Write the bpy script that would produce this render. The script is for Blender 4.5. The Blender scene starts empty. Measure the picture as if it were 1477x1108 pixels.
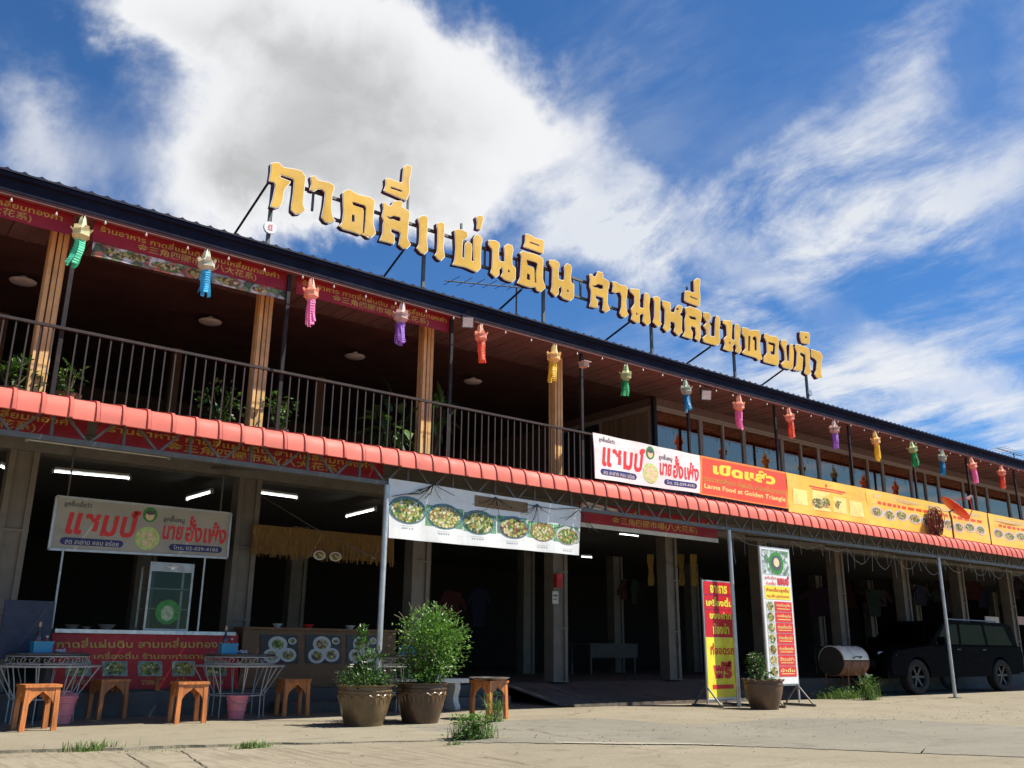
import bpy, bmesh, math, random
from mathutils import Vector, Matrix
R = math.radians
rnd = random.Random(7)
sc = bpy.context.scene
COL = sc.collection

# ------------------------------------------------------------------ camera
FPX, YAW, PITCH, ROLL = 1302.35, 0.6606003, 0.2854832, 0.0098539
EYE = 0.85
_f = Vector((math.sin(YAW) * math.cos(PITCH), math.cos(YAW) * math.cos(PITCH), math.sin(PITCH)))
_r0 = Vector((math.cos(YAW), -math.sin(YAW), 0)); _u0 = _r0.cross(_f)
_r = math.cos(ROLL) * _r0 + math.sin(ROLL) * _u0
_u = -math.sin(ROLL) * _r0 + math.cos(ROLL) * _u0
cam = bpy.data.cameras.new('camera'); camo = bpy.data.objects.new('camera', cam); COL.objects.link(camo)
cam.sensor_fit = 'HORIZONTAL'; cam.sensor_width = 36; cam.lens = 36 * FPX / 1477
cam.clip_start = 0.05; cam.clip_end = 3000
m = Matrix((_r, _u, -_f)).transposed().to_4x4(); m.translation = (0, 0, EYE); camo.matrix_world = m
sc.camera = camo

def ray(px, py):
    return _f + (px - 738.5) / FPX * _r + (554 - py) / FPX * _u
def P(px, py, Y):                    # point on the vertical plane y = Y seen at a photo pixel
    d = ray(px, py); d = d * (Y / d.y); d.z += EYE; return d
def PZ(px, py, Z):                   # point on the horizontal plane z = Z
    d = ray(px, py); d = d * ((Z - EYE) / d.z); d.z = Z; return d
def gz(x, y=10):
    return -0.05 * min(1, max(0, (x - 8) / 10))
def G(px, py):                       # point on the ground
    z = 0.0
    for _ in range(4):
        p = PZ(px, py, z); z = gz(p.x, p.y)
    return p
def PX(px, py, X):
    d = ray(px, py); d = d * (X / d.x); d.z += EYE; return d

# ------------------------------------------------------------------ light
SUN = Vector((0.6, -0.4, 1.0)).normalized()
sc.view_settings.view_transform = 'Standard'; sc.view_settings.look = 'None'
sc.view_settings.exposure = 0.78; sc.view_settings.gamma = 1.0; sc.view_settings.use_curve_mapping = False
sl = bpy.data.lights.new('sun', 'SUN'); sl.energy = 5.0; sl.angle = R(0.5); sl.color = (1.0, 0.95, 0.86)
so = bpy.data.objects.new('sun', sl); COL.objects.link(so)
so.rotation_euler = SUN.to_track_quat('Z', 'Y').to_euler(); so.location = (10, -10, 25)

class NT:                             # tiny helper for node trees
    def __init__(s, nt): s.nt = nt
    def n(s, t, **k):
        nd = s.nt.nodes.new(t)
        for a, v in k.items(): setattr(nd, a, v)
        return nd
    def put(s, sock, v):
        if isinstance(v, bpy.types.NodeSocket): s.nt.links.new(v, sock)
        elif v is not None:
            try: sock.default_value = v
            except Exception: sock.default_value = (v[0], v[1], v[2], 1)
    def m(s, op, a, b=0.0, c=None):
        nd = s.n('ShaderNodeMath', operation=op); s.put(nd.inputs[0], a); s.put(nd.inputs[1], b)
        if c is not None: s.put(nd.inputs[2], c)
        return nd.outputs[0]
    def v(s, op, a, b=None, out=0):
        nd = s.n('ShaderNodeVectorMath', operation=op); s.put(nd.inputs[0], a)
        if b is not None: s.put(nd.inputs[1], b)
        return nd.outputs['Value'] if op in ('DOT_PRODUCT', 'LENGTH') else nd.outputs[0]
    def xyz(s, x, y, z=0.0):
        nd = s.n('ShaderNodeCombineXYZ')
        for i, q in enumerate((x, y, z)): s.put(nd.inputs[i], q)
        return nd.outputs[0]
    def noise(s, vec, scale, detail=5, rough=.55, dist=0.0, out='Fac'):
        nd = s.n('ShaderNodeTexNoise'); s.put(nd.inputs['Vector'], vec)
        nd.inputs['Scale'].default_value = scale; nd.inputs['Detail'].default_value = detail
        nd.inputs['Roughness'].default_value = rough; nd.inputs['Distortion'].default_value = dist
        return nd.outputs[out]
    def ss(s, x, a, b, lo=0.0, hi=1.0):
        nd = s.n('ShaderNodeMapRange', interpolation_type='SMOOTHSTEP'); s.put(nd.inputs[0], x)
        for i, q in enumerate((a, b, lo, hi)): s.put(nd.inputs[1 + i], q)
        return nd.outputs[0]
    def mix(s, fac, a, b, blend='MIX'):
        nd = s.n('ShaderNodeMix', data_type='RGBA', blend_type=blend); s.put(nd.inputs[0], fac)
        s.put(nd.inputs[6], a); s.put(nd.inputs[7], b); return nd.outputs[2]

wd = bpy.data.worlds.new('World'); sc.world = wd; wd.use_nodes = True
wt = wd.node_tree; wt.nodes.clear(); N = NT(wt)
sky = N.n('ShaderNodeTexSky', sky_type='NISHITA'); sky.sun_disc = False
sky.sun_elevation = math.asin(SUN.z); sky.sun_rotation = math.atan2(SUN.x, SUN.y)
sky.altitude = 400; sky.air_density = 1.0; sky.dust_density = 0.25; sky.ozone_density = 3.0
D = N.n('ShaderNodeTexCoord').outputs['Generated']
sep = N.n('ShaderNodeSeparateXYZ'); wt.links.new(D, sep.inputs[0])
dz = N.m('MAXIMUM', sep.outputs[2], 0.02)
q = N.xyz(N.m('DIVIDE', sep.outputs[0], dz), N.m('DIVIDE', sep.outputs[1], dz), 0.0)       # flat cloud layer
# cirrus: streaks along one wind direction on the cloud layer
AX = Vector((math.sin(R(20)), math.cos(R(20)), 0)); BX = Vector((AX.y, -AX.x, 0))
warp = N.noise(q, 0.7, 3, .5, 0, 'Color')
qw = N.v('ADD', q, N.v('SCALE', N.v('SUBTRACT', warp, (0.5, 0.5, 0.5)), None))
qw.node.inputs[1]  # offset
qw.node.inputs[1].links[0].from_node.inputs['Scale'].default_value = 0.5
sa = N.m('MULTIPLY', N.v('DOT_PRODUCT', qw, AX), 0.60); sb = N.v('DOT_PRODUCT', qw, BX)
cv = N.xyz(sa, sb, 0.0)
c1 = N.noise(cv, 2.0, 10, .66, .15)
c2 = N.noise(N.v('ADD', q, (5.3, 2.1, 0)), 0.55, 4, .5, .2)
cir = N.m('MULTIPLY', N.ss(N.m('ADD', c1, N.m('MULTIPLY', c2, 0.75)), 0.84, 1.24), 0.60)
# the gaps and the cumulus lie in fixed directions of the sky
uu = N.v('DOT_PRODUCT', D, _r); vv = N.v('DOT_PRODUCT', D, _u); ww = N.v('DOT_PRODUCT', D, _f)
wm = N.m('MAXIMUM', ww, 0.05)
pv = N.xyz(N.m('DIVIDE', uu, wm), N.m('DIVIDE', vv, wm), 0.0)
pn = N.noise(pv, 4.2, 7, .6, .3, 'Color')
pw = N.v('ADD', pv, N.v('SCALE', N.v('SUBTRACT', pn, (0.5, 0.5, 0.5)), None))
pw.node.inputs[1].links[0].from_node.inputs['Scale'].default_value = 0.22
pn2 = N.noise(pv, 14, 5, .6, 0, 'Color')
pw = N.v('ADD', pw, N.v('SCALE', N.v('SUBTRACT', pn2, (0.5, 0.5, 0.5)), None))
pw.node.inputs[1].links[0].from_node.inputs['Scale'].default_value = 0.06
def blob(px, py, rx, ry, rot=0.0, vec=None):
    c = Vector(((px - 738.5) / FPX, (554 - py) / FPX, 0)); ca, sa_ = math.cos(R(rot)), math.sin(R(rot))
    dlt = N.v('SUBTRACT', vec or pw, c)
    a = N.m('MULTIPLY', N.v('DOT_PRODUCT', dlt, Vector((ca, sa_, 0))), FPX / rx)
    b = N.m('MULTIPLY', N.v('DOT_PRODUCT', dlt, Vector((-sa_, ca, 0))), FPX / ry)
    r2 = N.m('ADD', N.m('MULTIPLY', a, a), N.m('MULTIPLY', b, b))
    return N.m('EXPONENT', N.m('MULTIPLY', r2, -1.0))
def total(l):
    t = l[0]
    for x in l[1:]: t = N.m('ADD', t, x)
    return t
front = N.ss(ww, 0.25, 0.5)
cum = total([blob(500, 90, 250, 120, -12), blob(680, 165, 170, 90, -25), blob(390, 235, 170, 110, 5), blob(300, 20, 170, 70, -10), blob(560, 285, 160, 50, -8),
             N.m('MULTIPLY', blob(50, 200, 120, 90, -25), 0.50), N.m('MULTIPLY', blob(1080, 370, 230, 70, -25), 0.42), N.m('MULTIPLY', blob(1380, 560, 200, 70, -10), 0.5)])
cumd = N.m('MULTIPLY', N.ss(cum, 0.22, 0.72), front)
gap = total([blob(620, 395, 200, 45, -16), blob(1180, 120, 110, 80, 40), blob(1020, 190, 70, 60, 30), blob(1430, 60, 60, 60, 0), blob(1120, 90, 200, 80, 35), blob(960, 30, 110, 60, 0), blob(215, 120, 75, 150, 15), blob(40, 30, 110, 50, 0), blob(520, 350, 190, 40, -18), blob(800, 430, 140, 60, -20),
             blob(1420, 160, 90, 70, 30), blob(1250, 440, 110, 40, 20), blob(230, 270, 60, 70, 0), blob(940, 170, 110, 80, -20), blob(1440, 350, 70, 50, 20)])
gapd = N.m('MULTIPLY', N.m('MINIMUM', gap, 1.0), front)
cir = N.m('MULTIPLY', cir, N.m('SUBTRACT', 1.0, N.m('MULTIPLY', gapd, 0.96)))
cirr = total([blob(1130, 240, 230, 130, 15), blob(1320, 330, 220, 140, 30), blob(900, 120, 80, 150, -20), blob(1300, 60, 120, 70, 40), blob(1250, 560, 330, 70, -12), blob(950, 340, 200, 70, -20)])
cir = N.m('ADD', cir, N.m('MULTIPLY', N.m('MULTIPLY', N.m('MINIMUM', cirr, 1.0), front), N.ss(c1, 0.36, 0.66, 0.0, 0.95)))
cir = N.m('MULTIPLY', N.m('MINIMUM', cir, 0.93), N.m('SUBTRACT', 1.0, N.m('MULTIPLY', gapd, 0.80)))
# shading of the cumulus: thick grey underside, bright rim
thick = N.m('MULTIPLY', N.ss(cum, 0.55, 1.35), N.ss(blob(430, 190, 270, 160, -15), 0.12, 0.85))
pn3 = N.noise(pv, 7.0, 6, .6, .4)
shade = N.m('MULTIPLY', thick, N.ss(pn3, 0.22, 0.62, 0.5, 1.0))
LC = 10.8
ccol = N.mix(shade, (LC * 0.97, LC * 0.98, LC * 1.0, 1), (LC * 0.56, LC * 0.565, LC * 0.57, 1))
skyc = N.mix(1.0, sky.outputs[0], (0.60, 1.08, 1.52, 1), 'MULTIPLY')
wc = N.mix(cir, skyc, (LC * 0.90, LC * 0.93, LC * 0.97, 1))
wc = N.mix(cumd, wc, ccol)
bg = N.n('ShaderNodeBackground'); wt.links.new(wc, bg.inputs[0]); bg.inputs[1].default_value = 0.05
wo = N.n('ShaderNodeOutputWorld'); wt.links.new(bg.outputs[0], wo.inputs[0])

# ------------------------------------------------------------------ materials
MATS = {}
def mat(name, col, rough=.6, metal=0.0, var=.12, scale=6.0, bump=0.0, bscale=40.0, spec=.5, stain=None, sscale=1.5, samt=.5, trans=0.0, emit=None, coat=0.0, stretch=(1, 1, 1), rnd=0.0):
    if name in MATS: return MATS[name]
    M_ = bpy.data.materials.new(name); M_.use_nodes = True; t = M_.node_tree; n = NT(t)
    bs = t.nodes['Principled BSDF']
    co = n.n('ShaderNodeTexCoord').outputs['Object']
    if rnd: oi = n.n('ShaderNodeObjectInfo'); co = n.v('ADD', co, n.v('MULTIPLY', oi.outputs['Location'], (1.37, 1.11, 1.7)))
    if stretch != (1, 1, 1): co = n.v('MULTIPLY', co, stretch)
    f1 = n.noise(co, scale, 6, .6)
    lo = tuple(max(0, c * (1 - var)) for c in col) + (1,); hi = tuple(min(1, c * (1 + var)) for c in col) + (1,)
    c = n.mix(n.ss(f1, .3, .7), lo, hi)
    if stain:
        f2 = n.noise(n.v('ADD', co, (3.1, 7.7, 1.3)), sscale, 8, .65, .3)
        c = n.mix(n.ss(f2, .5, .72, 0, samt), c, tuple(stain) + (1,))
    if rnd: k_ = n.ss(oi.outputs['Random'], 0, 1, 1 - rnd, 1 + rnd); c = n.mix(1.0, c, n.xyz(k_, k_, k_), 'MULTIPLY')
    t.links.new(c, bs.inputs['Base Color'])
    bs.inputs['Metallic'].default_value = metal
    r_ = n.ss(n.noise(co, scale * 2.3, 4), .25, .75, max(.03, rough - .1), min(1, rough + .12)); t.links.new(r_, bs.inputs['Roughness'])
    bs.inputs['Specular IOR Level'].default_value = spec
    if coat: bs.inputs['Coat Weight'].default_value = coat
    if bump:
        b = n.n('ShaderNodeBump'); b.inputs['Strength'].default_value = bump; b.inputs['Distance'].default_value = .01
        t.links.new(n.noise(co, bscale, 6, .65), b.inputs['Height']); t.links.new(b.outputs[0], bs.inputs['Normal'])
    if trans:
        td = n.n('ShaderNodeBsdfTranslucent'); t.links.new(c, td.inputs[0]); mx = n.n('ShaderNodeMixShader'); mx.inputs[0].default_value = trans
        t.links.new(bs.outputs[0], mx.inputs[1]); t.links.new(td.outputs[0], mx.inputs[2]); t.links.new(mx.outputs[0], t.nodes['Material Output'].inputs[0])
    if emit:
        bs.inputs['Emission Color'].default_value = tuple(emit[:3]) + (1,); bs.inputs['Emission Strength'].default_value = emit[3]
    MATS[name] = M_; return M_
def food_mat(name, cols, scale=22):
    M_ = bpy.data.materials.new(name); M_.use_nodes = True; t = M_.node_tree; n = NT(t); bs = t.nodes['Principled BSDF']
    co = n.n('ShaderNodeTexCoord').outputs['Object']
    vo = n.n('ShaderNodeTexVoronoi'); t.links.new(n.v('ADD', co, n.v('SCALE', n.noise(co, scale * .7, 4, .6, 0, 'Color'), None)), vo.inputs['Vector'])
    vo.inputs['Vector'].links[0].from_node.inputs[1].links[0].from_node.inputs['Scale'].default_value = .06
    vo.inputs['Scale'].default_value = scale
    sp = n.n('ShaderNodeSeparateColor'); t.links.new(vo.outputs['Color'], sp.inputs[0])
    cr = n.n('ShaderNodeValToRGB'); cr.color_ramp.interpolation = 'CONSTANT'; t.links.new(sp.outputs[0], cr.inputs[0])
    el = cr.color_ramp.elements
    while len(el) < len(cols): el.new(1)
    for i, c in enumerate(cols): el[i].position = i / len(cols); el[i].color = tuple(c) + (1,)
    dk = n.ss(vo.outputs['Distance'], .3, .75, 1.0, .45)
    c = n.mix(1.0, cr.outputs[0], n.xyz(dk, dk, dk), 'MULTIPLY')
    t.links.new(c, bs.inputs['Base Color']); bs.inputs['Roughness'].default_value = .5
    MATS[name] = M_; return M_
def ground_mat(name, base, alt, dark, streak=None):
    M_ = bpy.data.materials.new(name); M_.use_nodes = True; t = M_.node_tree; n = NT(t); bs = t.nodes['Principled BSDF']
    co = n.n('ShaderNodeTexCoord').outputs['Object']
    a = n.noise(co, .55, 7, .6, .4); b = n.noise(co, 2.6, 8, .7, .2); c_ = n.noise(co, 45, 3, .7); d = n.noise(n.v('MULTIPLY', co, (.35, 2.2, 1)), 1.7, 6, .65, .3)
    c = n.mix(n.ss(a, .35, .68), base + (1,), alt + (1,))
    c = n.mix(n.ss(d, .52, .72, 0, .55), c, tuple(x * .72 for x in base) + (1,))
    c = n.mix(n.ss(b, .53, .70, 0, .85), c, dark + (1,))
    c = n.mix(n.ss(b, .30, .42, .4, 0), c, tuple(min(1, x * 1.25) for x in alt) + (1,))
    if streak:
        w = n.noise(n.v('MULTIPLY', co, streak), 5, 5, .6); c = n.mix(n.ss(w, .45, .66, 0, .6), c, dark + (1,))
    c = n.mix(n.ss(c_, .3, .7, 0, .35), c, tuple(x * .62 for x in base) + (1,))
    vo = n.n('ShaderNodeTexVoronoi', feature='DISTANCE_TO_EDGE'); vo.inputs['Scale'].default_value = .16
    t.links.new(n.v('ADD', co, n.v('SCALE', n.noise(co, 2.2, 5, .6, 0, 'Color'), None)), vo.inputs['Vector'])
    vo.inputs['Vector'].links[0].from_node.inputs[1].links[0].from_node.inputs['Scale'].default_value = .5
    c = n.mix(n.m('MULTIPLY', n.ss(vo.outputs['Distance'], .001, .006, .5, 0), n.ss(a, .45, .6)), c, tuple(x * .3 for x in dark) + (1,))
    t.links.new(c, bs.inputs['Base Color']); bs.inputs['Roughness'].default_value = .9; bs.inputs['Specular IOR Level'].default_value = .25
    bp = n.n('ShaderNodeBump'); bp.inputs['Strength'].default_value = .5; bp.inputs['Distance'].default_value = .02
    t.links.new(n.m('ADD', n.noise(co, 14, 8, .7), n.m('MULTIPLY', c_, .4)), bp.inputs['Height']); t.links.new(bp.outputs[0], bs.inputs['Normal'])
    MATS[name] = M_; return M_
def glass_mat(name, refl=.45, tint=(.75, .75, .75)):
    M_ = bpy.data.materials.new(name); M_.use_nodes = True; t = M_.node_tree; n = NT(t); t.nodes.remove(t.nodes['Principled BSDF'])
    tr = n.n('ShaderNodeBsdfTransparent'); tr.inputs[0].default_value = tint + (1,)
    gl = n.n('ShaderNodeBsdfGlossy'); gl.inputs['Roughness'].default_value = .015; gl.inputs[0].default_value = (1.0, .84, .66, 1)
    co = n.n('ShaderNodeTexCoord').outputs['Object']
    bp = n.n('ShaderNodeBump'); bp.inputs['Strength'].default_value = .02; bp.inputs['Distance'].default_value = .02; t.links.new(n.noise(co, 1.3, 2), bp.inputs['Height']); t.links.new(bp.outputs[0], gl.inputs['Normal'])
    mx = n.n('ShaderNodeMixShader'); lw = n.n('ShaderNodeLayerWeight'); lw.inputs[0].default_value = .35
    t.links.new(n.ss(lw.outputs['Fresnel'], 0, 1, refl * .7, min(1, refl * 1.6)), mx.inputs[0])
    t.links.new(tr.outputs[0], mx.inputs[1]); t.links.new(gl.outputs[0], mx.inputs[2]); t.links.new(mx.outputs[0], t.nodes['Material Output'].inputs[0])
    MATS[name] = M_; return M_

# ------------------------------------------------------------------ mesh builder
class MB:
    def __init__(s): s.v = []; s.f = []; s.mi = []; s.cur = 0
    def add(s, vs, fs):
        b = len(s.v); s.v += [tuple(x) for x in vs]
        for f in fs: s.f.append(tuple(b + i for i in f)); s.mi.append(s.cur)
        return s
    def box(s, x0, x1, y0, y1, z0, z1):
        return s.add([(x0, y0, z0), (x1, y0, z0), (x1, y1, z0), (x0, y1, z0), (x0, y0, z1), (x1, y0, z1), (x1, y1, z1), (x0, y1, z1)],
                     [(0, 3, 2, 1), (4, 5, 6, 7), (0, 1, 5, 4), (1, 2, 6, 5), (2, 3, 7, 6), (3, 0, 4, 7)])
    def bar(s, a, b, w, d=None, up=(0, 0, 1)):          # rectangular bar from a to b
        a = Vector(a); b = Vector(b); d = d or w; t = (b - a).normalized(); u = Vector(up)
        if abs(t.dot(u)) > .98: u = Vector((0, 1, 0))
        x = t.cross(u).normalized() * w / 2; y = x.cross(t).normalized() * d / 2
        vs = [a - x - y, a + x - y, a + x + y, a - x + y, b - x - y, b + x - y, b + x + y, b - x + y]
        return s.add(vs, [(0, 3, 2, 1), (4, 5, 6, 7), (0, 1, 5, 4), (1, 2, 6, 5), (2, 3, 7, 6), (3, 0, 4, 7)])
    def tube(s, pts, r, n=8, cap=True, closed=False):
        pts = [Vector(p) for p in pts]; rs = r if isinstance(r, (list, tuple)) else [r] * len(pts)
        base = len(s.v); L = len(pts); prev = None
        for i, p in enumerate(pts):
            t = (pts[(i + 1) % L] - pts[i - 1]) if closed else (pts[min(i + 1, L - 1)] - pts[max(i - 1, 0)])
            t = t.normalized() if t.length > 1e-9 else Vector((0, 0, 1))
            if prev is None:
                u = Vector((0, 0, 1)) if abs(t.z) < .9 else Vector((1, 0, 0)); x = t.cross(u).normalized()
            else:
                x = (prev - t * prev.dot(t)); x = x.normalized() if x.length > 1e-6 else t.orthogonal().normalized()
            prev = x; y = t.cross(x)
            for k in range(n):
                a = 2 * math.pi * k / n; s.v.append(tuple(p + (x * math.cos(a) + y * math.sin(a)) * rs[i]))
        for i in range(L if closed else L - 1):
            j = (i + 1) % L
            for k in range(n):
                k2 = (k + 1) % n; s.f.append((base + i * n + k, base + i * n + k2, base + j * n + k2, base + j * n + k)); s.mi.append(s.cur)
        if cap and not closed:
            s.f.append(tuple(base + k for k in range(n))[::-1]); s.mi.append(s.cur)
            s.f.append(tuple(base + (L - 1) * n + k for k in range(n))); s.mi.append(s.cur)
        return s
    def lathe(s, prof, n=24, c=(0, 0, 0), wob=None):
        base = len(s.v)
        for i, (r, z) in enumerate(prof):
            for k in range(n):
                a = 2 * math.pi * k / n; rr = r; zz = z
                if wob: rr, zz = wob(i, a, r, z)
                s.v.append((c[0] + rr * math.cos(a), c[1] + rr * math.sin(a), c[2] + zz))
        for i in range(len(prof) - 1):
            for k in range(n):
                k2 = (k + 1) % n; s.f.append((base + i * n + k, base + i * n + k2, base + (i + 1) * n + k2, base + (i + 1) * n + k)); s.mi.append(s.cur)
        return s
    def grid(s, fn, nu, nv):
        base = len(s.v)
        for j in range(nv + 1):
            for i in range(nu + 1): s.v.append(tuple(fn(i / nu, j / nv)))
        for j in range(nv):
            for i in range(nu):
                a = base + j * (nu + 1) + i; s.f.append((a, a + 1, a + nu + 2, a + nu + 1)); s.mi.append(s.cur)
        return s
    def prism(s, poly, fn, d0, d1):                     # poly in 2D, fn(u,v,d)->3D
        n = len(poly)
        vs = [fn(u, v, d0) for u, v in poly] + [fn(u, v, d1) for u, v in poly]
        return s.add(vs, [tuple(range(n)), tuple(range(2 * n - 1, n - 1, -1))] + [((i + 1) % n, i, n + i, n + (i + 1) % n) for i in range(n)])
    def mesh(s, name, mats, smooth=False, recalc=True, off=None):
        me = bpy.data.meshes.new(name)
        vs = [(a - off[0], b - off[1], c - off[2]) for a, b, c in s.v] if off else s.v
        me.from_pydata(vs, [], s.f)
        for mm in (mats if isinstance(mats, (list, tuple)) else [mats]): me.materials.append(mm)
        if any(s.mi): me.polygons.foreach_set('material_index', s.mi)
        if recalc:
            bm = bmesh.new(); bm.from_mesh(me); bmesh.ops.recalc_face_normals(bm, faces=bm.faces); bm.to_mesh(me); bm.free()
        if smooth:
            me.shade_smooth()
            try: me.set_sharp_from_angle(angle=R(38))
            except Exception: pass
        me.update(); return me
WL = {}
def B(name, mb, mats, parent=None, loc=None, smooth=False, local=False, recalc=True):
    """link one mesh object; mb is in world coordinates unless local"""
    pw_ = WL.get(parent.name, Vector((0, 0, 0))) if parent else Vector((0, 0, 0))
    if local: off = None; lo = Vector(loc or (0, 0, 0))
    elif loc is not None: off = Vector(loc); lo = Vector(loc) - pw_
    else: off = pw_; lo = Vector((0, 0, 0))
    me = mb.mesh(name, mats, smooth, recalc, off)
    o = bpy.data.objects.new(name, me); COL.objects.link(o); o.location = lo
    if parent: o.parent = parent
    WL[o.name] = pw_ + lo
    return o
def inst(name, me, parent, loc, rot=(0, 0, 0), scale=None):
    o = bpy.data.objects.new(name, me); COL.objects.link(o); o.parent = parent
    o.location = Vector(loc) - (WL.get(parent.name, Vector((0, 0, 0))) if parent else Vector((0, 0, 0))); o.rotation_euler = rot
    if scale: o.scale = scale
    WL[o.name] = Vector(loc); return o
def tag(o, label=None, cat=None, group=None, kind=None):
    if label: o['label'] = label
    if cat: o['category'] = cat
    if group: o['group'] = group
    if kind: o['kind'] = kind
    return o
def thing(name, label, cat, loc, rz=0.0, group=None):
    o = bpy.data.objects.new(name, None); COL.objects.link(o); o.location = loc; o.rotation_euler = (0, 0, rz); o.empty_display_size = .1
    WL[o.name] = Vector(loc); tag(o, label, cat, group); return o
def copy_tree(o, parent=None):
    c = o.copy(); COL.objects.link(c); c.parent = parent; WL[c.name] = WL.get(o.name, Vector((0, 0, 0)))
    for ch in list(o.children): copy_tree(ch, c)
    return c
def struct(name, mb, m_, **k):
    o = B(name, mb, m_, **k); o['kind'] = 'structure'; return o

# ------------------------------------------------------------------ lettering
GC = {}
UPV = 'ัิีึื็'; TONE = '่้๊๋์'
def glyph(ch, bold):
    k = (ch, bold)
    if k in GC: return GC[k]
    def run(s, off):
        cu = bpy.data.curves.new('t', 'FONT'); cu.body = s; cu.size = 1; cu.resolution_u = 2; cu.offset = off
        o = bpy.data.objects.new('t', cu); me = o.to_mesh()
        v = [(a.co.x, a.co.y) for a in me.vertices] if me else []; f = [tuple(p.vertices) for p in me.polygons] if me else []
        o.to_mesh_clear(); bpy.data.objects.remove(o); bpy.data.curves.remove(cu); return v, f
    v, f = run(ch, bold) if ch != ' ' else ([], [])
    hv, _ = run('HH', 0); wv, _ = run('H' + ch + 'H', 0)
    adv = max(x for x, y in wv) - max(x for x, y in hv)
    GC[k] = (v, f, adv); return GC[k]
def text2d(s, bold=.012):
    V = []; F = []; x = 0; prev = ''
    for ch in s:
        v, f, adv = glyph(ch, bold); dy = 0
        if ch in TONE and prev and prev in UPV: dy = .17
        b = len(V); V += [(a + x, c + dy) for a, c in v]; F += [tuple(b + i for i in t) for t in f]
        x += adv + (bold * .6 if adv > .05 else 0); prev = ch
    return V, F
class Sheet:
    """a printed sheet: four corners, flat print laid a few mm in front"""
    def __init__(s, tl, tr, bl, br, warp=None, nrm=(0, -1, 0)):
        s.c = [Vector(a) for a in (tl, tr, bl, br)]; s.w = warp; s.n = Vector(nrm)
    def __call__(s, u, v, d=0.0):                        # u to the right, v downward
        tl, tr, bl, br = s.c
        p = (tl * (1 - u) + tr * u) * (1 - v) + (bl * (1 - u) + br * u) * v
        if s.w: p = p + s.n * s.w(u, v)
        return p + s.n * d
    def cloth(s, nu=24, nv=6, th=.006):
        mb = MB(); mb.grid(lambda u, v: s(u, v, 0), nu, nv); mb.grid(lambda u, v: s(1 - u, v, -th), nu, nv)
        mb.add([s(0, 0), s(0, 0, -th), s(0, 1), s(0, 1, -th)], [(0, 1, 3, 2)]); mb.add([s(1, 0), s(1, 0, -th), s(1, 1), s(1, 1, -th)], [(0, 2, 3, 1)])
        for e in (0, 1):
            for i in range(nu):
                a, b = i / nu, (i + 1) / nu; mb.add([s(a, e), s(b, e), s(b, e, -th), s(a, e, -th)], [(0, 1, 2, 3)])
        return mb
    def text(s, mb, st, u0, u1, v0, v1, bold=.012, d=.004, slant=0.0):
        V, F = text2d(st, bold)
        if not V: return
        x0 = min(a for a, b in V); x1 = max(a for a, b in V); y0 = min(b for a, b in V); y1 = max(b for a, b in V)
        mb.add([s(u0 + (u1 - u0) * ((a - x0) / (x1 - x0) + slant * ((b - y0) / (y1 - y0) - .5)), v1 - (v1 - v0) * (b - y0) / (y1 - y0), d) for a, b in V], F)
    def rect(s, mb, u0, u1, v0, v1, d=.002, nu=4, nv=1):
        mb.grid(lambda a, b: s(u0 + (u1 - u0) * a, v0 + (v1 - v0) * b, d), nu, nv)
    def oval(s, mb, u, v, ru, rv, d=.003, n=24, r0=0.0):
        if r0: 
            b = len(mb.v); mb.add([s(u + ru * k * math.cos(2 * math.pi * i / n), v + rv * k * math.sin(2 * math.pi * i / n), d) for k in (r0, 1) for i in range(n)], [(i, (i + 1) % n, n + (i + 1) % n, n + i) for i in range(n)])
        else:
            b = len(mb.v); vs = [s(u, v, d)] + [s(u + ru * k * math.cos(2 * math.pi * i / n), v + rv * k * math.sin(2 * math.pi * i / n), d) for k in (.34, .67, 1) for i in range(n)]
            mb.add(vs, [(0, 1 + i, 1 + (i + 1) % n) for i in range(n)] + [(1 + q * n + i, 1 + q * n + n + i, 1 + q * n + n + (i + 1) % n, 1 + q * n + (i + 1) % n) for q in (0, 1) for i in range(n)])
    def pill(s, mb, u0, u1, v0, v1, d=.002, asp=1.0):
        h = (v1 - v0) / 2; ru = h * asp; c = (v0 + v1) / 2; cols = [(u0 + ru - ru * math.cos(a), h * math.sin(a)) for a in [math.pi * k / 12 for k in range(7)]] + [(u0 + ru + (u1 - u0 - 2 * ru) * k / 12, h) for k in range(1, 12)] + [(u1 - ru + ru * math.sin(a), h * math.cos(a)) for a in [math.pi * k / 12 for k in range(7)]]
        vs = [s(a, c + k * b, d) for a, b in cols for k in (-1, 0, 1)]
        mb.add(vs, [(3 * i + k, 3 * i + 3 + k, 3 * i + 4 + k, 3 * i + 1 + k) for i in range(len(cols) - 1) for k in (0, 1)])

# ------------------------------------------------------------------ palette
m_ground = ground_mat('forecourt_concrete', (.245, .208, .142), (.285, .245, .172), (.165, .138, .092))
m_rough = ground_mat('rough_concrete', (.265, .225, .155), (.315, .272, .195), (.15, .12, .08), streak=(3.2, .25, 1))
m_pave = ground_mat('pavement_concrete', (.245, .212, .148), (.28, .244, .172), (.165, .142, .098))
m_patch = ground_mat('grey_cement', (.20, .182, .138), (.235, .212, .16), (.135, .122, .092))
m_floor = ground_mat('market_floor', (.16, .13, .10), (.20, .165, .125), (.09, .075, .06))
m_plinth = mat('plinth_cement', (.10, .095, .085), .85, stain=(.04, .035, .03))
m_awn = mat('awning_red_metal', (.62, .145, .105), .6, spec=.2, var=.08, scale=1.2, stain=(.36, .11, .08), sscale=2.2, samt=.5, rnd=.10)
m_awn2 = mat('awning_rib_red', (.55, .12, .085), .6, spec=.2, var=.08, scale=2)
m_steel = mat('grey_painted_steel', (.13, .125, .115), .5, .2, stain=(.12, .08, .05), sscale=4)
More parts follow.
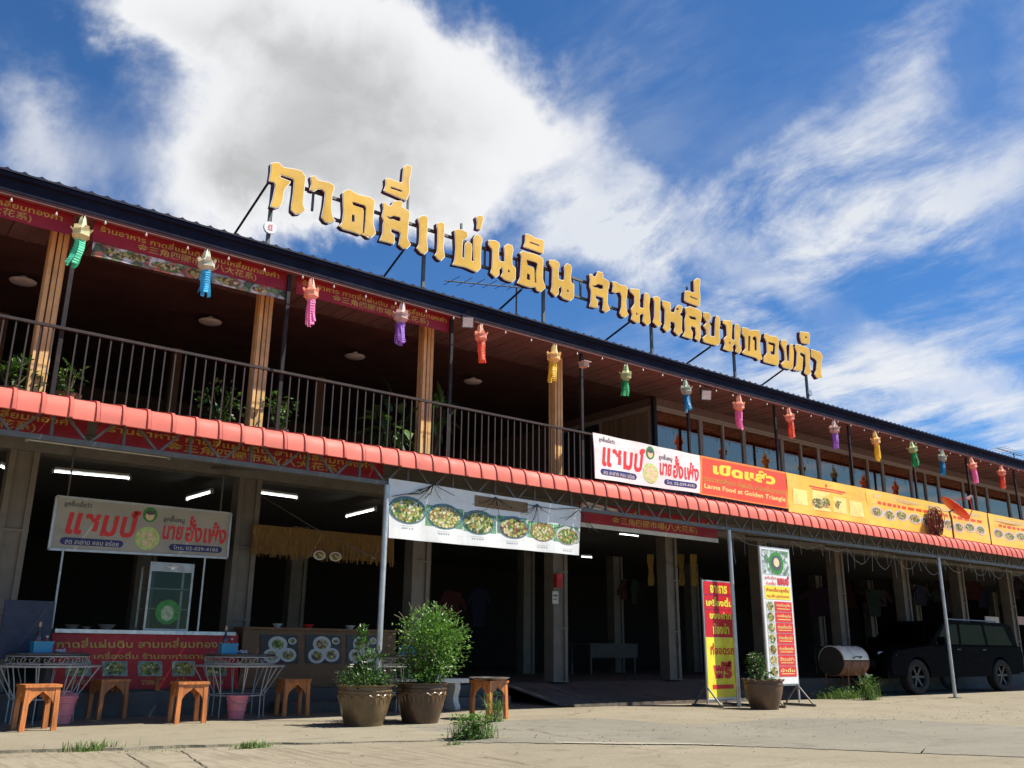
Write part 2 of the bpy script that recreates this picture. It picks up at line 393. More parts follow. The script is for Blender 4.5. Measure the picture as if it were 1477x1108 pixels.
m_galv = mat('galvanised_pipe', (.50, .51, .50), .38, .55, var=.1, scale=9, stain=(.25, .2, .15), sscale=6, samt=.4)
m_black = mat('black_iron', (.022, .021, .022), .6, .0, spec=.2, stain=(.09, .06, .04), sscale=8, samt=.35)
m_rail = mat('railing_iron', (.038, .034, .031), .6, .1, spec=.25, stain=(.14, .08, .045), sscale=9, samt=.4)
m_fascia = mat('dark_blue_fascia', (.009, .011, .026), .7, var=.25, scale=3, spec=.12)
m_roof = mat('dark_roof_sheet', (.013, .016, .036), .6, var=.2, scale=2, spec=.2)
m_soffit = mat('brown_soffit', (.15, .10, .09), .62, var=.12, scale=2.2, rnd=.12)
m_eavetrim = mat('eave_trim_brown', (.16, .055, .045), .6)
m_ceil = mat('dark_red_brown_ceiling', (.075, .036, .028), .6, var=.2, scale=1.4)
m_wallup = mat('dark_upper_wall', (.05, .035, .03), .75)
m_roomwall = mat('brown_cladding', (.16, .10, .085), .6, var=.1)
m_ocol = mat('ochre_column_paint', (.70, .44, .17), .5, var=.12, scale=5, stain=(.34, .17, .06), sscale=2.2, samt=.5, rnd=.1)
m_ocore = mat('column_core_brown', (.12, .055, .025), .7)
m_col = mat('grey_beige_column', (.165, .145, .115), .6, var=.12, scale=4, stain=(.09, .075, .06), sscale=2.0, rnd=.1)
m_beam = mat('grey_beam', (.17, .155, .135), .7, var=.12, stain=(.09, .075, .06))
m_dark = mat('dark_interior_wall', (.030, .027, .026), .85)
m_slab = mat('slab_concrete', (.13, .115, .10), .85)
m_alu = mat('bronze_aluminium', (.36, .285, .24), .5, .0, var=.08)
m_glass = glass_mat('reflective_window', .27, (.80, .68, .58))
m_curtain = mat('brown_curtain', (.26, .16, .095), .9, stretch=(6, 6, .3), scale=3, var=.3)
m_gold = mat('gold_letter_face', (.68, .385, .034), .38, var=.14, scale=1.1, stain=(.50, .26, .03), sscale=2.4, samt=.5, spec=.5, bump=.12, bscale=5)
m_lred = mat('letter_side_maroon', (.16, .014, .018), .45, var=.15)
m_lwhite = mat('letter_edge_white', (.80, .74, .62), .5, var=.04)
m_white = mat('white_paint', (.78, .77, .74), .5, var=.05)
m_offw = mat('dull_white', (.55, .54, .50), .55, var=.08)
m_tube = mat('lit_tube', (.9, .9, .9), .4, emit=(.92, .97, 1.0, 3.2))
m_woods = mat('orange_varnished_wood', (.50, .17, .045), .35, var=.28, scale=4, stretch=(7, 7, .8), stain=(.20, .06, .02), sscale=3, samt=.6, rnd=.14, bump=.15, bscale=60)
m_redcl = mat('red_banner_cloth', (.30, .008, .018), .55, var=.08, scale=2)
m_goldp = mat('gold_print', (.52, .33, .06), .5, var=.1)
m_yelp = mat('yellow_print', (.85, .70, .06), .5, var=.05)
m_redp = mat('red_print', (.70, .035, .035), .5, var=.06)
m_whitecl = mat('white_vinyl', (.80, .79, .75), .42, var=.05, scale=3, stain=(.58, .55, .48), sscale=2.2, samt=.6)
m_navyp = mat('navy_print', (.02, .03, .16), .5)
m_inkp = mat('grey_ink', (.09, .09, .11), .6)
m_orcl = mat('orange_red_vinyl', (.70, .085, .03), .45, var=.08, scale=2, stain=(.58, .12, .06), sscale=2.5)
m_orbord = mat('orange_border_vinyl', (.80, .26, .05), .45, var=.05)
m_yelcl = mat('yellow_vinyl', (.86, .55, .07), .45, var=.07, scale=2, stain=(.80, .58, .20), sscale=2.5, samt=.6)
m_yelpale = mat('pale_yellow_print', (.90, .74, .24), .5)
m_greenp = mat('green_print', (.05, .26, .04), .5, var=.25, scale=20)
m_lime = mat('pale_lime_print', (.52, .66, .22), .5, var=.2, scale=20)
m_skin = mat('cream_print', (.78, .62, .38), .5, var=.2, scale=25)
f_green = food_mat('salad_print', [(.10, .22, .03), (.34, .40, .06), (.62, .55, .16), (.04, .10, .02), (.70, .66, .45), (.22, .30, .05), (.45, .25, .06)], 30)
f_meat = food_mat('dish_print', [(.30, .12, .03), (.52, .38, .10), (.12, .22, .03), (.65, .55, .30), (.16, .06, .02), (.40, .42, .08)], 26)
f_noodle = food_mat('noodle_print', [(.70, .58, .22), (.55, .52, .14), (.20, .30, .05), (.78, .72, .48), (.38, .22, .06)], 34)
f_flower = food_mat('flower_print', [(.62, .62, .60), (.20, .26, .10), (.50, .42, .30), (.70, .66, .60), (.10, .14, .06), (.55, .20, .12), (.45, .48, .55)], 9)
FOODS = [f_green, f_meat, f_noodle]
m_blueplate = mat('blue_plate_print', (.10, .20, .22), .5, var=.6, scale=45)

# ------------------------------------------------------------------ the setting
def edge_y(x): return min(9.35, 9.0 - 0.33 * (x - 1.6)) + 0.05 * math.sin(x * 2.3) + .03 * math.sin(x * 7.1)
mb = MB()
xs = [-300, -120, -60, -30, -16] + [-10 + .5 * i for i in range(0, 121)] + [60, 80, 130, 300]
ys = [-300, -120, -40, -15, -6] + [-2 + .5 * i for i in range(0, 60)] + [32, 40, 80, 300]
def gfull(x, y):
    z = gz(x, y)
    if y < 10.4 and x < 6: z -= .022 * min(1, max(0, (5.8 - x) / 3.0)) * min(1, (10.4 - y) / .5)
    if 10.0 < y and x < 7: z -= .01
    return z + (.012 * math.sin(x * .9 + y * .5) * math.sin(y * .7 - x * .3) if y < 8 else 0)
for y in ys:
    for x in xs: mb.v.append((x, y, gfull(x, y)))
nx = len(xs)
for j in range(len(ys) - 1):
    for i in range(nx - 1):
        a = j * nx + i; mb.f.append((a, a + 1, a + nx + 1, a + nx)); mb.mi.append(0)
struct('ground', mb, m_ground, smooth=True)
# pavement slab on the left (its broken front edge stands a few cm above the forecourt)
mb = MB(); n = 150; px_ = [-10 + 16.6 * i / n for i in range(n + 1)]
rr = random.Random(3)
ed = [edge_y(x) + rr.uniform(-.03, .03) for x in px_]
tz = [0.004] * (n + 1)
top = [(x, e, t) for x, e, t in zip(px_, ed, tz)] + [(x, 12.25, .004) for x in px_]
bot = [(x, e - .01, -.06) for x, e in zip(px_, ed)]
mb.add(top, [(i, i + 1, n + 2 + i, n + 1 + i) for i in range(n)])
mb.add(top[:n + 1] + bot, [(i, n + 1 + i, n + 2 + i, i + 1) for i in range(n)])
struct('pavement', mb, m_pave)
# rough, broom-streaked strip of forecourt in front of the pavement
def gstrip(name, pts_top, pts_bot, m_, dz=.004, n=60, rag=.05, seed=1):
    rr = random.Random(seed); mb = MB()
    def along(pts, t):
        t *= len(pts) - 1; i = min(int(t), len(pts) - 2); return pts[i].lerp(pts[i + 1], t - i)
    rows = []
    for i in range(n + 1):
        a = along(pts_top, i / n); b = along(pts_bot, i / n); col = []
        for k in range(7):
            p = a.lerp(b, k / 6); p = p.copy()
            if k in (0, 6): p.y += rr.uniform(-rag, rag)
            p.z = gfull(p.x, p.y) + dz; col.append(tuple(p))
        rows.append(col)
    vs = [v for r in rows for v in r]
    mb.add(vs, [(i * 7 + k, i * 7 + k + 1, i * 7 + 8 + k, i * 7 + 7 + k) for i in range(n) for k in range(6)])
    return struct(name, mb, m_, smooth=True)
gstrip('rough_forecourt', [Vector((-6, edge_y(-6) - .06, 0)), Vector((0, edge_y(0) - .06, 0)), Vector((3.3, edge_y(3.3) - .1, 0)), Vector((5.2, 7.2, 0))],
       [Vector((-9, 3, 0)), Vector((-3, 3, 0)), Vector((1.5, 3.2, 0)), Vector((3.8, 3.4, 0))], m_rough, .007)
gstrip('cement_patch', [G(560, 1052), G(700, 1041), G(860, 1036), G(1000, 1047), G(1130, 1036), G(1300, 1040), G(1477, 1049), G(1700, 1060)],
       [G(540, 1062), G(690, 1071), G(850, 1074), G(1000, 1075), G(1130, 1079), G(1300, 1086), G(1477, 1093), G(1700, 1112)], m_patch, .005, 90, .06, 5)
gstrip('cement_edge', [G(800, 1071), G(900, 1072.5), G(1000, 1073.5), G(1060, 1076)], [G(800, 1073), G(900, 1075), G(1000, 1075.3), G(1060, 1077)],
       mat('pale_mortar', (.30, .265, .195), .9), .009, 60, .02, 9)

def joint(pa, pb, w_, seed):
    rr = random.Random(seed); a_, b_ = G(*pa), G(*pb); mb = MB(); n_ = 24; d_ = (b_ - a_); d_.z = 0; sd = Vector((-d_.y, d_.x, 0)).normalized(); vs = []
    for i in range(n_ + 1):
        p = a_.lerp(b_, i / n_) + sd * rr.uniform(-.007, .007)
        for q_ in (-1, 1): c_ = p + sd * q_ * w_ * .55 * rr.uniform(.4, 1.2); vs.append((c_.x, c_.y, gfull(c_.x, c_.y) + .013))
    mb.add(vs, [(2 * i, 2 * i + 1, 2 * i + 3, 2 * i + 2) for i in range(n_)]); struct('slab_joint', mb, mat('joint_dirt', (.075, .06, .042), .95, var=.4, scale=14))
for k, (pa, pb, w_) in enumerate((((183, 1085), (218, 1108), .010), ((263, 1081), (302, 1108), .012), ((396, 1039), (484, 1048), .008), ((640, 1062), (560, 1060), .007), ((905, 1034), (1010, 1040), .006), ((1130, 1052), (1290, 1040), .007), ((1010, 1090), (1180, 1098), .007), ((700, 1092), (780, 1108), .009))): joint(pa, pb, w_, k)

# ------------------------------------------------------------------ the building
XL, XR = -5.0, 42.0
YC = 12.85
bld = thing('market_building', 'two storey market hall with open ochre columned balcony and dark blue eave', 'building', (18, 12.85, 0))
def cx_(i): return 2.05 + 3.0 * i
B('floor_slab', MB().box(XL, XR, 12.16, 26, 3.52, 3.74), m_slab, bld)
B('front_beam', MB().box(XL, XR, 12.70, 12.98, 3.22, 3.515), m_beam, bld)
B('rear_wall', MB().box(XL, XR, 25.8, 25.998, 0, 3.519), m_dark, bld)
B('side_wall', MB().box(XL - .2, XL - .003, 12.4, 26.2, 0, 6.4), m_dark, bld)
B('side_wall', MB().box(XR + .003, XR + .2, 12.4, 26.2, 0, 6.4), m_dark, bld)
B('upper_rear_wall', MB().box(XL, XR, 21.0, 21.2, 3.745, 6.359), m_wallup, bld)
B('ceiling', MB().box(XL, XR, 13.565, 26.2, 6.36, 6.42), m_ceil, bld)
# soffit panels under the eave
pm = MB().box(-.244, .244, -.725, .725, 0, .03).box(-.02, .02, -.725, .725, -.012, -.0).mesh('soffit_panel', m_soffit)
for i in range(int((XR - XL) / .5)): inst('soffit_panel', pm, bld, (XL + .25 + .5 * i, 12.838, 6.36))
# roof with wavy sheet and deep fascia
mb = MB(); L = XR - XL; nn = int(L / .2) * 6
pts = []
for i in range(nn + 1):
    x = XL + L * i / nn; w = max(0, math.cos(2 * math.pi * (x / .2))) ** 2 * .028; pts.append((x, w))
for k, (y, z) in enumerate(((11.95, 6.60), (26.4, 6.25))): mb.v += [(x, y, z + w) for x, w in pts]
mb.f += [(i, i + 1, nn + 2 + i, nn + 1 + i) for i in range(nn)]; mb.mi += [0] * nn
b = len(mb.v); mb.v += [(x, 11.95, z) for x, w in pts for z in (6.575,)]
mb.f += [(i + 1, i, b + i, b + i + 1) for i in range(nn)]; mb.mi += [0] * nn
rf = B('roof', mb, m_roof, bld, recalc=False)
B('fascia', MB().box(XL, XR, 12.03, 12.105, 6.345, 6.585), m_fascia, rf)
B('gutter_lip', MB().box(XL, XR, 11.975, 12.025, 6.52, 6.572), m_fascia, rf)
B('eave_trim', MB().box(XL, XR, 12.045, 12.105, 6.295, 6.342), m_eavetrim, rf)
# ground floor steel columns: two flanges and a sunk web
c = MB(); c.box(-.17, -.10, -.13, .13, 0, 2.92); c.box(.10, .17, -.13, .13, 0, 2.92); c.box(-.099, .099, -.09, .09, 0, 2.92)
c.box(-.18, .18, -.14, .14, -.0, .02)
for z in (.9, 1.9): c.box(-.175, .175, -.137, -.131, z, z + .03)
cme = c.mesh('column', m_col)
for i in range(-1, 13): inst('column', cme, bld, (cx_(i), YC, .299))
for i in range(-1, 13): inst('inner_column', cme, bld, (cx_(i), YC + 4.6, .299))
# upper ochre columns: a core with applied strips
core = MB().box(-.085, .085, -.085, .085, 0, 2.6).mesh('upper_column', m_ocore)
st = MB().box(-.027, .027, -.014, .014, 0, 2.6).mesh('strip', m_ocol)
for i in range(-1, 4):
    uc = inst('upper_column', core, bld, (cx_(i), YC, 3.745))
    for dx in (-.078, 0, .068): inst('strip', st, uc, (cx_(i) + dx, YC - .101, 3.745))
    for dy in (-.05, .03): inst('strip', st, uc, (cx_(i) - .101, YC + dy, 3.745), (0, 0, math.pi / 2)); inst('strip', st, uc, (cx_(i) + .101, YC + dy, 3.745), (0, 0, math.pi / 2))
# inner row of upper posts and a dark partition
for i in range(-1, 4):
    uc = inst('upper_column', core, bld, (cx_(i), YC + 4.2, 3.745))
# slender black eave posts on the balcony edge
YP = 12.10
pX = [2.147 + 2.996 * i for i in range(-2, 13)]
pmesh = MB().box(-.026, .026, -.026, .026, 0, 2.55).box(-.035, .035, -.035, .035, .98, 1.01).mesh('eave_post', m_black)
for x in pX: inst('eave_post', pmesh, bld, (x, YP + .08, 3.745))
# corner room on the upper floor
XW, YW = 14.60, 13.57
HZ = 6.115
B('room_side_wall', MB().box(XW, XW + .1, YW + .1, 21, 3.745, 4.3).box(XW, XW + .1, YW + .1, 21, 6.17, 6.358).box(XW, XW + .1, 17.2, 21, 4.3, 6.17), m_roomwall, bld)
B('room_front_wall', MB().box(XW, XR, YW, YW + .1, 3.745, 4.3).box(XW, XR, YW, YW + .1, HZ + .05, 6.358), m_roomwall, bld)
B('room_head_trim', MB().box(XW, XR, YW - .02, YW - .001, HZ, HZ + .05).box(XW - .02, XW - .001, YW, 17.2, HZ, HZ + .05), m_alu, bld)
B('corner_post', MB().box(XW - .045, XW + .045, YW - .045, YW + .045, 3.745, 6.355), m_black, bld)
B('room_rear_wall', MB().box(XW + .2, XR, 16.5, 16.6, 3.745, 6.358), m_wallup, bld)
def window(x0, x1, sashes):
    fw = .04; z0 = 4.3; f_ = MB()
    f_.box(x0, x0 + fw, YW + .01, YW + .09, z0, HZ); f_.box(x1 - fw, x1, YW + .01, YW + .09, z0, HZ)
    f_.box(x0 + fw, x1 - fw, YW + .01, YW + .09, HZ - fw, HZ); f_.box(x0 + fw, x1 - fw, YW + .01, YW + .09, z0, z0 + fw)
    if sashes == 2: xm = (x0 + x1) / 2; f_.box(xm - .026, xm + .026, YW + .0, YW + .07, z0 + fw, HZ - fw)
    w = B('window', f_, m_alu, bld)
    xs_ = [(x0 + fw, x1 - fw)] if sashes == 1 else [(x0 + fw, (x0 + x1) / 2 - .026), ((x0 + x1) / 2 + .026, x1 - fw)]
    for a, b_ in xs_: B('pane', MB().box(a, b_, YW + .045, YW + .05, z0 + fw, HZ - fw), m_glass, w)
    cu = MB(); nf = max(6, int((x1 - x0) / .06))
    cu.grid(lambda u, v: (x0 + (x1 - x0) * u, YW + .22 + .03 * math.sin(u * nf * 3.14), z0 + (HZ - z0) * v), nf * 3, 1)
    B('curtain', cu, m_curtain, w)
    return w
sash = [(1012, 1070, 610), (1131, 1180, 638), (1229, 1273, 662), (1314, 1353, 681), (1390, 1424, 701), (1458, 1490, 716)]
sx = [(P(a, y, YW).x, P(b_, y, YW).x) for a, b_, y in sash]
per = (sx[4][0] - sx[0][0]) / 4; wd_ = sum(b_ - a for a, b_ in sx[:5]) / 5
prevx = XW + .06
for k in range(8):
    a = sx[0][0] + per * k; b_ = a + wd_
    window(prevx, a - .02, 1); window(a, b_, 2); prevx = b_ + .02
# side window of the corner room
f_ = MB()
for y in (YW + .12, 15.3, 17.1): f_.box(XW - .015, XW + .06, y, y + .06, 4.3, 6.115)
f_.box(XW - .012, XW + .06, YW + .18, 17.1, 6.065, 6.113); f_.box(XW - .012, XW + .06, YW + .18, 17.1, 4.3, 4.35)
w = B('window', f_, m_alu, bld)
B('pane', MB().box(XW + .02, XW + .03, YW + .18, 15.3, 4.35, 6.06), m_curtain, w)
B('pane', MB().box(XW + .02, XW + .03, 15.36, 17.1, 4.35, 6.06), m_dark, w)

# floors: raised plinth with rounded end on the left, ramp in the middle, plinth on the right
FZ = .30
mb = MB(); poly = [(XL, 12.2), (9.0, 12.2)] + [(9.0 + .75 * math.sin(a), 12.95 - .75 * math.cos(a)) for a in [R(10 * k) for k in range(1, 10)]] + [(9.75, 26), (XL, 26)]
mb.prism(poly, lambda u, v, d: (u, v, d), .0, FZ)
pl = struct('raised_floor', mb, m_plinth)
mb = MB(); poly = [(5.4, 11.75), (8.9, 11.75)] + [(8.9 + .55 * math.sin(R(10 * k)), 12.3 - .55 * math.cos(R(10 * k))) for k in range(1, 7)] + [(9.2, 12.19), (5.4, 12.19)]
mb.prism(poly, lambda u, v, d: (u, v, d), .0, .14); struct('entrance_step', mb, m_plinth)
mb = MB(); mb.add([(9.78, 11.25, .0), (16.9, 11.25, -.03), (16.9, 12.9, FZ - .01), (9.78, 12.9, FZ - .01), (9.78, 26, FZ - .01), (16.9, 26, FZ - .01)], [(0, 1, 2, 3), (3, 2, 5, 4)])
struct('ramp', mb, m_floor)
struct('raised_floor', MB().box(16.92, XR, 12.62, 26, -.1, FZ - .02), m_plinth)
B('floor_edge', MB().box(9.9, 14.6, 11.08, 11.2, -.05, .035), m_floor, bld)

# ------------------------------------------------------------------ balcony railing
YRL = 12.13
rail = thing('balcony_railing', 'dark iron balcony railing with thin upright bars above the red awning', 'railing', (12, YRL, 3.745))
B('top_rail', MB().box(XL, XR, YRL - .022, YRL + .022, 4.715, 4.75), m_rail, rail)
B('bottom_rail', MB().box(XL, XR, YRL - .015, YRL + .015, 3.82, 3.845), m_rail, rail)
bm_ = MB().box(-.009, .009, -.009, .009, 0, .868).mesh('baluster', m_rail)
x = -2.6
while x < 17.8:
    if min(abs(x - q_) for q_ in pX) > .05: inst('baluster', bm_, rail, (x, YRL, 3.846))
    x += .1405

# ------------------------------------------------------------------ awning
YA, ZA, YT, ZT = 9.86, 3.10, 12.08, 3.84
awn = thing('street_awning', 'long red ribbed metal awning on pipe posts along the shop fronts', 'awning', (12, 10.3, 0))
PW = .262
def ay(t): return YA + (YT - YA) * t
def az(t): y = ay(t); return 3.335 + .222 * (y - 10.09) if y > 10.09 else 3.20
pan = MB(); rw = .026; prof = [(-PW / 2 + rw, 0), (-PW / 6, .0), (PW / 6, .0), (PW / 2 - rw, 0), (PW / 2 - rw * .6, .018), (PW / 2 + rw * .6, .018), (PW / 2 + rw - .0005, 0)]
path = [(9.872, 3.085), (9.880, 3.14), (9.893, 3.20), (9.915, 3.255), (9.955, 3.302), (10.05, 3.328), (10.7, 3.335 + .222 * .61), (11.4, 3.335 + .222 * 1.31), (12.08, 3.335 + .222 * 1.99)]
npf = len(prof); ns = len(path) - 1
for k, (y, z) in enumerate(path):
    (ya_, za_), (yb_, zb2) = path[max(0, k - 1)], path[min(ns, k + 1)]; tl_ = math.hypot(yb_ - ya_, zb2 - za_); ny, nz = -(zb2 - za_) / tl_, (yb_ - ya_) / tl_
    for (u, h) in prof: pan.v.append((u, y - YA + ny * h, z - ZA + nz * h))
for k in range(ns):
    for i in range(npf - 1):
        a = k * npf + i; pan.f.append((a, a + 1, a + npf + 1, a + npf)); pan.mi.append(1 if 3 <= i else 0)
b0 = len(pan.v)
for (u, h) in prof: pan.v.append((u, path[0][0] - YA - h + .012, path[0][1] - ZA - .006))
for i in range(npf - 1): pan.f.append((b0 + i, b0 + i + 1, i + 1, i)); pan.mi.append(1 if 3 <= i else 0)
pme = pan.mesh('roof_panel', [m_awn, m_awn2], recalc=False)
pme.shade_smooth()
try: pme.set_sharp_from_angle(angle=R(35))
except Exception: pass
x = XL; k = 0; rr = random.Random(5)
while x < 37:
    o = inst('roof_panel', pme, awn, (x, YA + rr.uniform(-.006, .006), ZA + rr.uniform(-.003, .003)), (rr.uniform(-.002, .002), 0, 0)); x += PW; k += 1
B('wall_flashing', MB().box(XL, XR, 12.05, 12.15, 3.785, 3.81), m_awn2, awn)
YTR = 10.12
tz_ = az((YTR - YA) / (YT - YA)) - .05; bz = 2.86
tr = MB(); tr.bar((XL, YTR, tz_), (37, YTR, tz_), .045, .045); tr.box(XL, 37, YTR - .03, YTR + .03, bz, bz + .055)
trs = B('truss', tr, m_steel, awn)
wb1 = MB(); x = XL
step = .36; hh = tz_ - bz
diag = MB().bar((0, 0, .03), (step, 0, hh - .02), .026).mesh('web_bar', m_steel); diag2 = MB().bar((0, 0, hh - .02), (step, 0, .03), .026).mesh('web_bar', m_steel)
vert = MB().bar((0, 0, .05), (0, 0, hh - .02), .03).mesh('web_bar', m_steel)
k = 0
while x < 36:
    inst('web_bar', diag if k % 2 == 0 else diag2, trs, (x, YTR, bz))
    if x > 0 and k % 2 == 0 and x < 24: inst('web_bar', vert, trs, (x + step, YTR + .035, bz))
    x += step; k += 1
pur = MB()
for y in (10.16, 10.9, 11.55): 
    t = (y - YA) / (YT - YA); pur = MB(); pur.box(XL, 37, y - .025, y + .025, az(t) - .075, az(t) - .012); B('purlin', pur, m_steel, awn)
ram = MB().bar((0, 10.0, 3.19), (0, 12.15, 3.66), .05, .06).mesh('rafter', m_steel); tie = MB().bar((0, YTR, bz + .03), (0, 12.68, 3.3), .04).mesh('tie_bar', m_steel)
for i in range(-2, 12):
    for nm_, me_ in (('rafter', ram), ('tie_bar', tie)): o_ = inst(nm_, me_, awn, (cx_(i) - .6, 0, 0))
for px in (546, 1056, 1362):
    q_ = P(px, 900, YTR); g0 = gz(q_.x)
    pp = MB(); pp.tube([(q_.x, YTR - .045, g0), (q_.x, YTR - .045, bz + .0)], .036, 12)
    po = B('support_pole', pp, m_galv, awn, smooth=True)
    B('foot_plate', MB().box(q_.x - .1, q_.x + .1, YTR - .145, YTR + .055, g0 - .001, g0 + .014), m_steel, po)
POLE_X = [P(px, 900, YTR).x for px in (546, 1056, 1362)]
# stay cables from the first two poles up to the wall
for nm, (pa, pb) in (('guy_wire', ((372, 712, 12.6), (541, 806, YTR - .05))), ('guy_wire', ((930, 790, 12.6), (1018, 838, YTR - .0)))):
    a_ = P(*pa); b_ = P(*pb); B(nm, MB().tube([a_, (a_ + b_) / 2 + Vector((0, 0, -.04)), b_], .006, 5), m_steel, awn)

